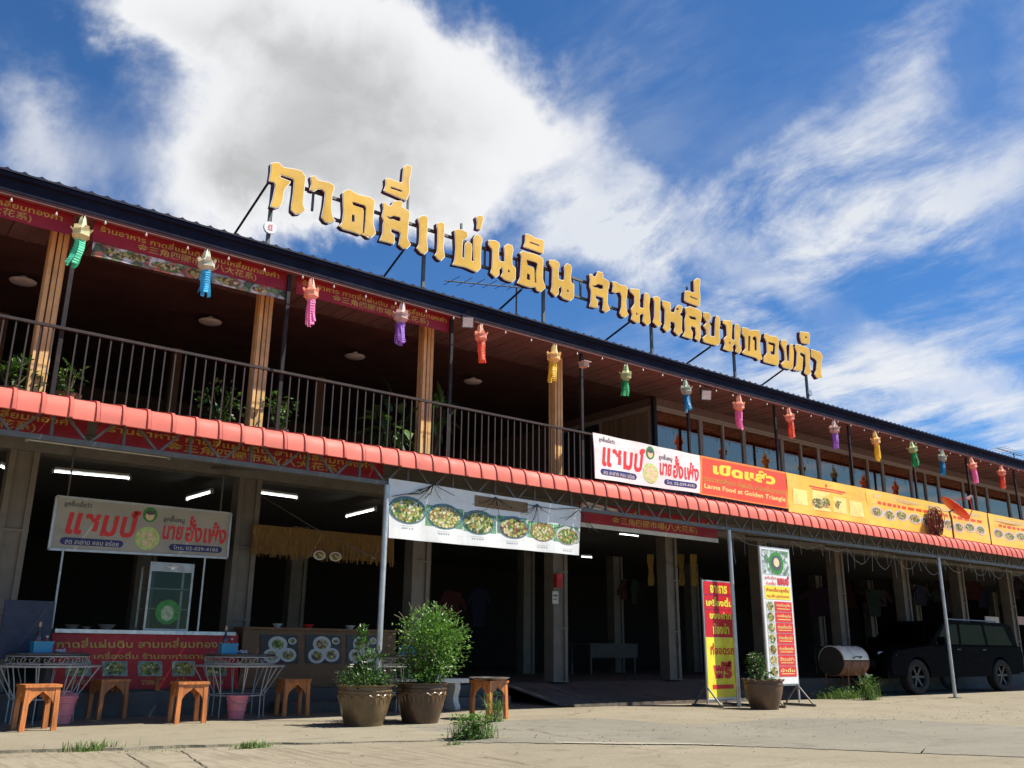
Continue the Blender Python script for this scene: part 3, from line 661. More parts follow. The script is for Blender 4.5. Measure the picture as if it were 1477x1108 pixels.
# ------------------------------------------------------------------ rooftop letters
YS = 12.90
REG = {'A': (370, 225, .16249), 'B': (540, 270, .12632), 'C': (640, 300, .13541), 'D': (830, 370, .12187), 'E': (970, 400, .15572)}
def tr_(reg, pts):
    x0, y0, s = REG[reg]; out = []
    for x, y in pts:
        p = P(x0 + x * s, y0 + y * s, YS); out.append((p.x, p.z))
    return out
LET = [
 ('A', [(120,60),(196,55),(238,98),(330,112),(402,130),(440,190),(428,290),(414,430),(437,490),(387,522),(337,526),(300,488),(302,440),(318,330),(327,213),(215,176),(212,190),(306,226),(300,246),(262,290),(246,320),(236,400),(216,455),(166,472),(112,456),(136,380),(160,266),(150,242),(102,230),(118,140)], []),
 ('A', [(470,180),(512,172),(548,215),(640,232),(692,262),(690,300),(672,360),(666,480),(682,550),(706,580),(640,606),(600,592),(568,548),(590,440),(602,330),(576,303),(542,303),(506,325),(462,308),(480,250)], []),
 ('A', [(790,300),(822,292),(870,325),(915,345),(1005,362),(1054,400),(1042,480),(1037,600),(1062,690),(1018,737),(980,732),(945,697),(915,707),(850,682),(760,657),(722,622),(752,590),(765,500),(760,400),(757,325)],
   [[(848,410),(968,447),(958,600),(948,690),(940,690),(952,470),(855,438)], [(845,525),(864,530),(864,588),(843,583)]]),
 ('A', [(1110,412),(1140,405),(1165,437),(1190,440),(1212,395),(1290,398),(1303,435),(1290,452),(1345,480),(1364,520),(1350,600),(1342,740),(1372,790),(1335,832),(1290,827),(1254,790),(1272,700),(1265,680),(1195,655),(1195,677),(1230,702),(1224,740),(1230,765),(1215,792),(1150,772),(1083,757),(1110,690),(1115,610),(1122,580),(1104,540),(1120,470)], [[(1150,538),(1185,548),(1215,535),(1272,550),(1268,582),(1245,577),(1215,562),(1180,562)]]),
 ('A', [(1138,200),(1160,195),(1200,205),(1285,240),(1298,100),(1330,75),(1380,90),(1376,150),(1356,230),(1362,330),(1330,407),(1118,317),(1140,260)], [[(1190,276),(1288,310),(1284,322),(1188,290)]]),
 ('B', [(498,345),(540,320),(592,325),(616,370),(608,450),(600,600),(613,730),(570,780),(520,757),(472,700),(500,650),(507,560),(507,440),(487,370)], []),
 ('B', [(703,410),(760,393),(802,420),(800,500),(790,700),(806,800),(760,852),(718,832),(678,780),(705,740),(712,640),(714,500),(702,450)], []),
 ('B', [(903,490),(940,474),(1000,485),(1055,510),(1070,575),(1040,600),(1015,605),(1008,640),(1001,800),(1018,812),(1022,690),(1025,650),(1060,612),(1112,650),(1117,700),(1108,840),(1127,850),(1125,700),(1122,580),(1160,530),(1215,560),(1240,610),(1222,650),(1215,800),(1217,930),(1165,982),(1030,922),(878,892),(905,840),(920,700),(913,560)], []),
 ('B', [(1150,345),(1180,318),(1230,323),(1247,360),(1228,440),(1215,498),(1158,482),(1165,410)], []),
 ('C', [(468,338),(545,343),(590,370),(600,400),(586,450),(590,560),(640,575),(640,500),(633,410),(680,378),(730,400),(742,450),(727,530),(732,610),(767,640),(765,760),(730,802),(640,772),(598,730),(620,690),(615,640),(590,660),(592,720),(545,752),(488,695),(505,640),(512,450),(470,400)], [[(683,662),(698,670),(692,692),(679,684)]]),
 ('C', [(800,480),(840,450),(880,470),(940,480),(1010,505),(1062,545),(1058,640),(1055,760),(1086,855),(1030,905),(985,888),(968,850),(915,855),(850,835),(770,805),(805,740),(815,600),(820,520)],
   [[(880,555),(995,590),(975,700),(980,800),(968,800),(962,640),(890,612)], [(885,700),(912,715),(912,772),(882,762)]]),
 ('C', [(862,272),(900,275),(945,300),(960,312),(1000,325),(1072,345),(1066,420),(1060,497),(950,457),(838,420),(860,360)], [[(912,362),(1012,398),(1010,408),(912,374)]]),
 ('C', [(1115,550),(1180,552),(1225,580),(1235,610),(1222,660),(1225,760),(1275,770),(1280,700),(1275,620),(1310,585),(1352,610),(1365,650),(1352,730),(1355,790),(1390,820),(1385,960),(1345,1000),(1270,975),(1230,935),(1250,890),(1245,845),(1222,860),(1225,920),(1185,955),(1130,895),(1145,840),(1150,650),(1118,600)], [[(1312,872),(1326,880),(1322,900),(1310,893)]]),
 ('D', [(155,208),(190,205),(208,235),(232,238),(255,170),(322,190),(330,235),(322,248),(380,282),(405,320),(385,400),(378,560),(410,635),(350,672),(310,640),(322,560),(318,495),(235,472),(238,500),(268,520),(262,580),(272,615),(230,618),(155,598),(170,540),(178,420),(158,350),(165,280)], [[(195,342),(225,352),(262,330),(320,345),(318,385),(285,385),(255,370),(220,368)]]),
 ('D', [(422,290),(480,300),(520,330),(590,345),(615,375),(612,430),(598,540),(605,650),(630,690),(580,735),(535,715),(515,670),(535,600),(540,480),(520,430),(490,432),(465,440),(425,425),(438,350)], []),
 ('D', [(640,375),(750,385),(762,420),(755,600),(800,612),(800,560),(808,430),(850,428),(882,480),(870,600),(880,700),(887,790),(840,827),(785,772),(797,700),(785,680),(757,700),(760,785),(720,797),(648,750),(665,690),(648,620),(690,560),(690,470),(638,420)], [[(715,668),(728,676),(724,694),(712,688)]]),
 ('D', [(903,480),(960,465),(1002,490),(1000,620),(1000,770),(1022,800),(970,847),(908,780),(925,720),(927,540)], []),
 ('D', [(1018,515),(1120,545),(1127,580),(1120,650),(1160,665),(1180,600),(1215,568),(1267,590),(1262,640),(1232,690),(1262,720),(1255,860),(1267,900),(1210,947),(1155,890),(1172,830),(1165,790),(1120,775),(1120,870),(1075,907),(1028,850),(1047,800),(1052,640),(1023,580)], [[(1192,612),(1212,618),(1210,640),(1192,634)]]),
 ('E', [(108,280),(160,268),(255,305),(272,350),(255,440),(262,560),(240,602),(200,570),(212,530),(205,470),(170,458),(165,480),(187,510),(180,582),(83,550),(110,500),(105,400),(120,340)], [[(145,358),(212,375),(214,397),(165,387)]]),
 ('E', [(108,130),(135,120),(195,145),(190,30),(225,5),(257,20),(250,110),(258,190),(250,282),(103,225)], [[(160,176),(227,203),(225,212),(160,186)]]),
 ('E', [(283,320),(340,330),(357,370),(345,400),(330,410),(350,440),(345,540),(385,550),(390,400),(400,353),(430,365),(442,420),(430,500),(442,600),(415,642),(283,605),(273,560),(310,530),(305,490),(278,450),(310,420),(280,370)], []),
 ('E', [(460,392),(540,402),(552,440),(545,570),(570,585),(568,480),(575,430),(610,430),(630,475),(618,600),(640,680),(612,716),(575,690),(585,650),(575,620),(555,640),(560,690),(520,692),(462,668),(480,620),(468,570),(498,540),(492,450),(462,430)], [[(522,600),(532,605),(530,620),(521,615)]]),
 ('E', [(638,460),(690,468),(716,490),(742,486),(800,490),(817,540),(806,600),(815,700),(832,762),(790,777),(770,752),(655,717),(638,700),(670,660),(665,560),(638,530)], [[(700,545),(716,550),(710,690),(698,682)], [(738,562),(762,548),(774,570),(774,682),(758,678),(756,585),(744,585)]]),
 ('E', [(848,518),(870,520),(905,542),(960,545),(987,590),(975,680),(987,770),(975,827),(838,790),(840,740),(870,700),(865,600),(843,560)], [[(880,600),(947,615),(940,722),(900,707),(905,688),(925,690),(930,635),(890,622)]]),
 ('E', [(1003,580),(1050,578),(1062,610),(1050,650),(1060,770),(1075,780),(1080,618),(1110,618),(1122,700),(1115,842),(1090,862),(1018,840),(998,800),(1035,770),(1030,690),(998,620)], []),
 ('E', [(1138,615),(1250,650),(1272,690),(1270,800),(1282,890),(1250,917),(1213,890),(1230,820),(1225,720),(1180,700),(1180,722),(1207,740),(1200,872),(1140,872),(1113,860),(1140,820),(1147,700),(1128,650)], []),
 ('E', [(1175,500),(1260,510),(1272,540),(1265,627),(1190,612),(1175,560)], [[(1228,548),(1240,552),(1238,566),(1226,562)]]),
 ('E', [(1280,663),(1365,690),(1392,730),(1375,800),(1375,900),(1392,930),(1340,947),(1308,900),(1325,860),(1332,780),(1310,758),(1280,740)], []),
]
def chaikin(pts, a=.10):
    out = []
    for i in range(len(pts)):
        p, q_ = Vector(pts[i]), Vector(pts[(i + 1) % len(pts)])
        out += [tuple(p.lerp(q_, a)), tuple(p.lerp(q_, 1 - a))]
    return out
def inset(poly, d):
    """move a closed outline inward (positive d)"""
    n = len(poly); A = sum(poly[i][0] * poly[(i + 1) % n][1] - poly[(i + 1) % n][0] * poly[i][1] for i in range(n)); s = 1 if A > 0 else -1
    out = []
    for i in range(n):
        p0, p1, p2 = Vector(poly[i - 1]), Vector(poly[i]), Vector(poly[(i + 1) % n])
        e1 = (p1 - p0); e2 = (p2 - p1)
        if e1.length < 1e-9 or e2.length < 1e-9: out.append(tuple(p1)); continue
        n1 = Vector((-e1.y, e1.x)).normalized() * s; n2 = Vector((-e2.y, e2.x)).normalized() * s
        b_ = n1 + n2; b_ = b_ / max(.55, b_.length_squared / 2) if b_.length > 1e-6 else n1
        out.append(tuple(p1 + b_ * d))
    return out
def slab_poly(outer, holes, y0, y1):
    """solid with holes between y0 (front) and y1 (back), via a filled 2D curve"""
    cu = bpy.data.curves.new('t', 'CURVE'); cu.dimensions = '2D'; cu.fill_mode = 'BOTH'; cu.extrude = abs(y1 - y0) / 2
    for pl_ in [outer] + holes:
        sp = cu.splines.new('POLY'); sp.points.add(len(pl_) - 1); sp.use_cyclic_u = True
        for p_, (a, b_) in zip(sp.points, pl_): p_.co = (a, b_, 0, 1)
    o = bpy.data.objects.new('t', cu); me = o.to_mesh(); ym = (y0 + y1) / 2
    mb = MB(); mb.add([(v.co.x, ym - v.co.z, v.co.y) for v in me.vertices], [tuple(p_.vertices) for p_ in me.polygons])
    o.to_mesh_clear(); bpy.data.objects.remove(o); bpy.data.curves.remove(cu); return mb
sign = thing('rooftop_sign', 'long rooftop sign of big golden Thai letters with maroon sides on a steel frame', 'rooftop sign', (10, YS + .12, 6.4))
DEP = .095
for reg, out, holes in LET:
    o2 = inset(chaikin(tr_(reg, out)), .009); h2 = [inset(chaikin(tr_(reg, h)), -.005) for h in holes]
    body = B('letter', slab_poly(o2, h2, YS, YS + DEP), m_lred, sign, recalc=False)
    B('letter_edge', slab_poly(inset(o2, -.004), [inset(h, .002) for h in h2], YS - .012, YS - .001), m_lwhite, body, recalc=False)
    B('letter_face', slab_poly(inset(o2, .010), [inset(h, -.004) for h in h2], YS - .017, YS - .0125), m_gold, body, recalc=False)
YF = YS + DEP + .035
fr = MB()
for (pa, pb) in (((400, 259), (1178, 510)), ((455, 308), (1178, 526))):
    a_ = P(*pa, YF); b_ = P(*pb, YF); zz = a_.z if pa[1] == 259 else a_.z
    fr.bar((a_.x + .1, YF, zz), (b_.x, YF, zz), .05, .05)
    if pa[1] == 259: zt = zz
    else: zb = zz
for px in (448, 548, 700, 745, 826, 836, 905): x = P(px, 330, YF).x; fr.bar((x, YF, zb + .025), (x, YF, zt - .025), .035, .035)
for (px, pt, pbm) in ((588, 300, 330), (992, 440, 465), (768, 370, 400), (665, 340, 360), (1157, 490, 510)):
    x = P(px, pt, YF).x; fr.bar((x, YF, zt + .025), (x, YF, zt + .75 if px in (588, 992) else zt + .36), .035, .035)
B('frame', fr, m_steel, sign)
def roofz(y): return 6.60 - .35 * (y - 11.86) / 14.54
sposts = []
for px, py in ((388, 348), (612, 410), (786, 460), (943, 510), (1063, 545), (1168, 575)):
    x = P(px, py, YF).x; sposts.append(x)
    B('post', MB().bar((x, YF + .055, roofz(YF) - .02), (x, YF + .055, zt + .1), .055, .055), m_steel, sign)
for (ax, ay_), (bx, by) in (((388, 262), (340, 335)), ((585, 357), (553, 400)), ((752, 418), (720, 447)), ((910, 463), (872, 492)), ((1025, 500), (990, 525)), ((1130, 533), (1097, 557))):
    p0 = P(ax, ay_, YF + .05)
    p1 = PX(bx, by, p0.x); d_ = (p1 - p0).normalized(); e_ = p1.copy()
    for _ in range(300):
        if e_.z < roofz(e_.y) + .02: break
        e_ += d_ * .03
    B('brace', MB().tube([p0, e_], .022, 6), m_black, sign)
for x, (px, py), red, lab in ((sposts[0], (389, 329), True, 'round white disc lamp on the left end post of the rooftop sign'), (sposts[5], (1168, 567), False, 'round disc lamp on the right end post of the rooftop sign')):
    p = P(px, py, YF - .02); rdx = .105 if red else .085
    t = thing('round_lamp', lab, 'lamp', (p.x, YF - .02, p.z)); 
    mb = MB(); mb.tube([(p.x, YF - .005, p.z), (p.x, YF - .045, p.z)], rdx, 24); B('lamp_disc', mb, m_white if red else m_galv, t, smooth=True)
    mb = MB(); mb.tube([(p.x, YF + .03, p.z), (p.x, YF - .004, p.z)], .03, 10); B('bracket', mb, m_steel, t)
    if red:
        s_ = Sheet((p.x - .07, YF - .046, p.z + .07), (p.x + .07, YF - .046, p.z + .07), (p.x - .07, YF - .046, p.z - .07), (p.x + .07, YF - .046, p.z - .07))
        mb = MB(); s_.text(mb, 'ดี', .25, .75, .1, .62); s_.rect(mb, .2, .8, .74, .84); B('emblem', mb, m_redp, t, recalc=False)

# TV aerials behind the roof edge
def aerial(label, pts, Y, ne):
    a_ = P(*pts[0], Y); b_ = P(*pts[1], Y); mtop = P(*pts[2], Y); t = thing('television_aerial', label, 'aerial', (mtop.x, Y, roofz(Y)), group=None)
    mb = MB(); mb.tube([a_, b_], .012, 6); B('boom', mb, m_rail, t)
    el = MB()
    for i in range(ne):
        c_ = a_.lerp(b_, (i + .5) / ne); el.tube([c_ + Vector((0, -.28 + .01 * i, .014)), c_ + Vector((0, .28 - .01 * i, .014))], .006, 5)
    B('element', el, m_rail, t)
    mb = MB(); mb.tube([(mtop.x, Y, roofz(Y) - .02), (mtop.x, Y, a_.lerp(b_, .7).z)], .018, 8); B('mast', mb, m_rail, t)
aerial('thin television aerial behind the second post of the rooftop sign', ((642, 405), (782, 418), (745, 418)), 13.6, 8)
aerial('thin television aerial on the roof at the far right of the eave', ((1437, 646), (1474, 658), (1462, 655)), 13.6, 7)

# ------------------------------------------------------------------ banners
T1 = 'ร้านอาหาร กาดสี่แผ่นดิน สามเหลี่ยมทองคำ'; T2 = '金三角四國市場(八大花系)'
def waver(a, fu, fv, ph=0.0):
    return lambda u, v: a * (math.sin(u * fu * 6.28 + ph) + .5 * math.sin(u * fu * 11.3 + v * 3 + ph * 2)) * (.3 + .7 * v) + a * .4 * math.sin(v * fv * 6.28 + u * 9)
def sheetXZ(x0, x1, zt, zb, Y, warp=None): return Sheet((x0, Y, zt), (x1, Y, zt), (x0, Y, zb), (x1, Y, zb), warp)
def banner(name, label, cat, s, m_, group=None, nu=28, nv=6):
    c = (s.c[2] + s.c[3]) / 2
    o = B(name, s.cloth(nu, nv), m_, None, c, smooth=False); tag(o, label, cat, group); return o
def lettering(s, par, m_, items, name='lettering', **k):
    for it in items:
        mb = MB(); s.text(mb, *it, **k); o_ = B(name, mb, m_, par, recalc=False)
    return o_
def ovals(s, par, m_, items, name='dish_picture', d=.005, n=20):
    for it in items:
        mb = MB(); s.oval(mb, *it, d, n); o_ = B(name, mb, m_, par, recalc=False)
    return o_
def rects(s, par, m_, items, name, d=.004, nu=8):
    for it in items:
        mb = MB(); s.rect(mb, *it, d, nu); o_ = B(name, mb, m_, par, recalc=False)
    return o_
def red_banner(x0, x1, zt, zb, Y, label, ph):
    s = sheetXZ(x0, x1, zt, zb, Y, waver(.008, 2, 1, ph))
    o = banner('red_banner', label, 'banner', s, m_redcl, 'red banners with gold Thai and Chinese writing')
    lettering(s, o, m_goldp, [(T1, .03, .955, .10, .46)], bold=.02); lettering(s, o, m_goldp, [(T2, .21, .83, .52, .93)], bold=.012)
    return o, s
YB = 12.225
red_banner(-.75, 2.08, 6.352, 6.05, YB, 'red gold-lettered banner under the eave, cut off by the left picture edge', .3)
o, s = red_banner(2.34, 5.12, 6.352, 6.05, YB, 'red gold-lettered banner under the eave with a strip of food pictures below', 1.7)
s2 = Sheet((2.36, YB + .005, 6.043), (5.12, YB + .005, 6.043), (2.36, YB, 5.84), (5.12, YB, 5.90), lambda u, v: .012 * math.sin(u * 14) * v)
st_ = B('picture_strip', s2.cloth(30, 3), f_flower, o)
ovals(s2, st_, f_meat, ((.10, .5, .05, .36), (.2, .35, .07, .3), (.36, .55, .08, .34), (.52, .45, .06, .36), (.68, .5, .07, .36), (.86, .55, .05, .3)))
red_banner(5.29, 8.19, 6.352, 6.05, YB, 'red banner with gold writing under the eave, left of the white floodlight', 3.1)
YU = 10.33
zt_, zb_ = P(100, 598, YU).z, P(100, 634, YU).z
red_banner(P(125, 620, YU).x - 2.9, P(125, 620, YU).x, zt_, zb_, YU, 'red banner with gold writing behind the awning truss at the far left', 2.2)
red_banner(P(140, 620, YU).x, P(553, 670, YU).x, zt_, zb_, YU, 'red banner with gold writing behind the awning truss, above the white box sign', 4.4)
x0, x1 = P(836, 740, 10.55).x, P(1035, 760, 10.55).x
o, s = red_banner(x0, x1, 3.10, P(836, 753, 10.55).z, 10.55, 'red gold-lettered banner hanging low behind the truss, right of the dish menu banner', 5.0)
zb_ = P(836, 753, 10.55).z
B('hem', MB().box(x0, x1, 10.548, 10.556, zb_ - .07, zb_ - .001), m_offw, o)

# white dish menu below the truss
YM = 10.07
s = Sheet(P(561, 690, YM), P(838, 733, YM), P(560, 776, YM), P(836, 801, YM), lambda u, v: .012 * math.sin(u * 9 + v * 2) + .01 * math.sin(u * 31) * v)
o = banner('dish_menu_banner', 'white banner with six round dishes hanging from the awning truss', 'banner', s, m_whitecl, nu=40, nv=8)
mb = MB(); s.rect(mb, .41, .69, .06, .27, .003); B('title_bar', mb, mat('brown_print', (.20, .11, .03), .5, var=.2, scale=30), o, recalc=False)
rects(s, o, mat('teal_green_print', (.16, .32, .16), .5, var=.5, scale=14), ((.17, .355, .36, .72), (.36, .525, .40, .74), (.53, .685, .38, .72), (.69, .835, .42, .74), (.84, .99, .42, .76)), 'green_ground', .002, 6)
for i, (u, v, ru, rv) in enumerate(((.085, .50, .088, .235), (.262, .53, .088, .225), (.435, .56, .085, .225), (.615, .58, .082, .215), (.775, .61, .068, .18), (.925, .62, .072, .19))):
    mb = MB(); s.oval(mb, u, v, ru, rv, .004, 28); pl_ = B('plate_picture', mb, [m_blueplate, m_blueplate, m_blueplate, m_blueplate, mat('rattan_print', (.32, .18, .05), .5, var=.4, scale=30), m_offw][i], o, recalc=False)
    mb = MB(); s.oval(mb, u, v + .015, ru * .87, rv * .84, .007, 24); B('dish_picture', mb, FOODS[(0, 2, 0, 1, 2, 0)[i]], pl_, recalc=False)
rr = random.Random(2)
for u, v in ((.085, .80), (.26, .83), (.43, .86), (.61, .88), (.78, .90), (.93, .92)):
    mb = MB(); s.rect(mb, u - .035, u + .03, v - .035, v - .03, .003)
    for k in range(5): s.rect(mb, u - .028 + k * .012, u - .028 + k * .012 + rr.uniform(.005, .009), v - .004, v + .018, .003, 1)
    B('caption', mb, mat('faint_grey_print', (.42, .42, .42), .6), o, recalc=False)
# dead wires drooping in front of it
mb = MB(); rr = random.Random(8)
for px, py, n_ in ((625, 699, 9), (715, 717, 8), (775, 727, 8), (835, 735, 5)):
    c_ = P(px, py, YM - .05)
    for k in range(n_):
        e = c_ + Vector((rr.uniform(-.42, .42), rr.uniform(-.03, .0), -rr.uniform(.08, .32))); mid = (c_ + e) / 2 + Vector((0, -.01, -rr.uniform(.0, .07))); mb.tube([c_, mid, e], .0045, 4)
a_ = P(565, 716, YM - .05); b_ = P(625, 700, YM - .05); mb.tube([a_, (a_ + b_) / 2 + Vector((0, 0, -.03)), b_], .006, 5)
a_ = P(760, 728, YM - .05); b_ = P(838, 733, YM - .05); mb.tube([a_, (a_ + b_) / 2 + Vector((0, 0, -.04)), b_], .006, 5)
tag(B('tangled_wire', mb, m_black, None, (7.5, YM, 2.7)), 'tangle of dark wires drooping over the white dish menu', 'wires')

def champ_sign(s, o, dim=1.0, asp=.38):
    """printed face of the meatball shop: used on the railing banner and on the hung box sign"""
    lettering(s, o, m_inkp, [('ลูกชิ้นเนื้อวัว', .045, .19, .045, .19)], bold=.02)
    lettering(s, o, m_redp, [('แชมป์', .075, .455, .14, .70)], bold=.032, slant=.05)
    lettering(s, o, m_inkp, [('ลูกชิ้นหมู', .595, .72, .16, .33)], bold=.02)
    lettering(s, o, m_redp, [('นาย', .60, .715, .38, .68)], bold=.03, slant=.04); lettering(s, o, m_redp, [('ฮั้งเพ้ง', .735, .985, .14, .70)], bold=.03, slant=.03)
    for u0, u1 in ((.05, .385), (.645, .965)): mb = MB(); s.pill(mb, u0, u1, .76, .90, .003, asp); B('blue_label', mb, m_navyp, o, recalc=False)
    lettering(s, o, m_offw, [('สด สะอาด หอม อร่อย', .075, .36, .775, .885), ('โทร. 02-039-4185', .67, .94, .785, .875)], bold=.015, d=.006)
    mb = MB(); s.oval(mb, .515, .19, .042, .155, .004); e = B('emblem', mb, m_greenp, o, recalc=False)
    mb = MB(); s.oval(mb, .515, .21, .025, .10, .006); B('face_print', mb, m_skin, e, recalc=False)
    mb = MB(); s.oval(mb, .515, .15, .026, .045, .0075); B('cap_print', mb, m_inkp, e, recalc=False)
    mb = MB(); s.oval(mb, .515, .68, .07, .24, .004); e = B('dish_picture', mb, m_lime, o, recalc=False)
    ovals(s, e, m_skin, [(u, v, .018, .065) for u, v in ((.49, .62), (.525, .58), (.545, .68), (.50, .76), (.53, .80))], 'meatball_print', .006, 14)
YW2 = 12.085
s = Sheet(P(855, 624, YW2), P(1009, 657, YW2), P(858, 690, YW2), P(1009, 712, YW2), lambda u, v: .02 * math.sin(u * 7 + 1) * v + .012 * math.sin(u * 19 + v * 4))
o = banner('white_shop_banner', 'white banner with red Thai shop name tied to the balcony railing', 'banner', s, m_whitecl, nu=32)
champ_sign(s, o)
s = Sheet(P(1010, 657, YW2), P(1137, 682, YW2), P(1010, 713, YW2), P(1136, 734, YW2), lambda u, v: .012 * math.sin(u * 8) * v)
o = banner('orange_opening_banner', 'orange red opening banner with yellow Thai and English writing on the railing', 'banner', s, m_orbord, nu=24)
mb = MB(); s.rect(mb, .022, .978, .05, .96, .002, 20, 4); B('red_field', mb, m_orcl, o, recalc=False)
lettering(s, o, m_yelp, [('เปิดแล้ว', .13, .84, .10, .42)], bold=.06, d=.005)
lettering(s, o, m_goldp, [('รวมอาหารล้านนา สี่แผ่นดิน สามเหลี่ยมทองคำ', .03, .97, .47, .64)], bold=.015, d=.005)
lettering(s, o, m_yelpale, [('Lanna Food at Golden Triangle', .04, .965, .70, .86)], bold=.02, d=.005)
def yellow_banner(pl_, pr_, label, kind, ph):
    xl = P(pl_, 700, YW2).x - .10; xr_ = P(pr_, 730, YW2).x + .05
    zt = .3215 * YW2 + EYE; zb = .245 * YW2 + EYE
    s = sheetXZ(xl, xr_, zt, zb, YW2, (lambda f_: (lambda u, v: f_(u, v) + .004))(waver(.020, 2.2, 1, ph)))
    o = banner('yellow_food_banner', label, 'banner', s, m_yelcl, 'yellow food banners on the railing', nu=36)
    if kind == 0:
        e = rects(s, o, m_yelpale, ((.06, .23, .36, .74), (.30, .50, .30, .80), (.54, .72, .38, .78), (.76, .93, .40, .80)), 'picture_ground')
        ovals(s, e, f_green, ((.12, .48, .05, .09), (.18, .58, .06, .11), (.36, .62, .07, .13), (.45, .58, .05, .12), (.62, .58, .06, .11), (.83, .60, .05, .1)))
        rects(s, o, m_orcl, ((.27, .72, .20, .235), (.30, .68, .26, .285), (.47, .49, .09, .17)), 'title_print')
    else:
        mb = MB(); s.rect(mb, .05, .93, .10, .20, .003); B('grey_title_print', mb, mat('ochre_grey_print', (.62, .50, .20), .5, var=.3, scale=40), o, recalc=False)
        rr = random.Random(4); u = .08; it_ = []
        while u < .9: w_ = rr.uniform(.02, .05); it_.append((u, u + w_, .28, .36)); u += w_ + .012
        rects(s, o, m_orcl, it_, 'red_title_print', .003, 1)
        for k in range(10):
            u = .07 + k * .094; v = .58 + .03 * math.sin(k * 2.1); e = ovals(s, o, m_offw, ((u, v, .046, .15),), 'plate_picture', .003 + .0004 * k); ovals(s, e, f_green, ((u, v, .037, .11),), 'dish_picture', .007)
yellow_banner(1138.5, 1249, 'yellow food banner on the railing right of the orange banner, with four pictures', 0, .2)
yellow_banner(1250, 1420, 'yellow food banner on the railing behind the red satellite dish', 1, 1.4)
yellow_banner(1421, 1570, 'yellow food banner on the railing at the right picture edge', 1, 2.9)

# white box sign over the first stall
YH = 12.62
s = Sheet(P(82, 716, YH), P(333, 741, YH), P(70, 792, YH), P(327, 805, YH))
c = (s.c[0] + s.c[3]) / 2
o = thing('hanging_shop_sign', 'white unlit box shop sign with red Thai name hung between the two left columns', 'sign', c)
mb = MB(); mb.add([s(u, v, d) for d in (0, -.10) for u, v in ((0, 0), (1, 0), (1, 1), (0, 1))], [(0, 1, 2, 3), (7, 6, 5, 4), (0, 4, 5, 1), (1, 5, 6, 2), (2, 6, 7, 3), (3, 7, 4, 0)]); pn_ = B('panel', mb, mat('shaded_sign_plastic', (.40, .385, .33), .5, var=.1, scale=2, stain=(.25, .23, .19), sscale=2), o)  # white plastic darkened: shade under the awning is put into its colour; stains are dirt
mb = MB()
cs = [s(u, v, .004) for u, v in ((0, 0), (1, 0), (1, 1), (0, 1))]
for i in range(4): mb.bar(cs[i], cs[(i + 1) % 4], .03, .03, up=(0, 1, 0))
B('frame', mb, m_galv, o); champ_sign(s, pn_, asp=.33)
for u in (.06, .94):
    a_ = s(u, 0); B('hanger', MB().tube([a_ + Vector((0, .05, 0)), (a_.x, a_.y + .05, 3.5)], .012, 6), m_steel, o)

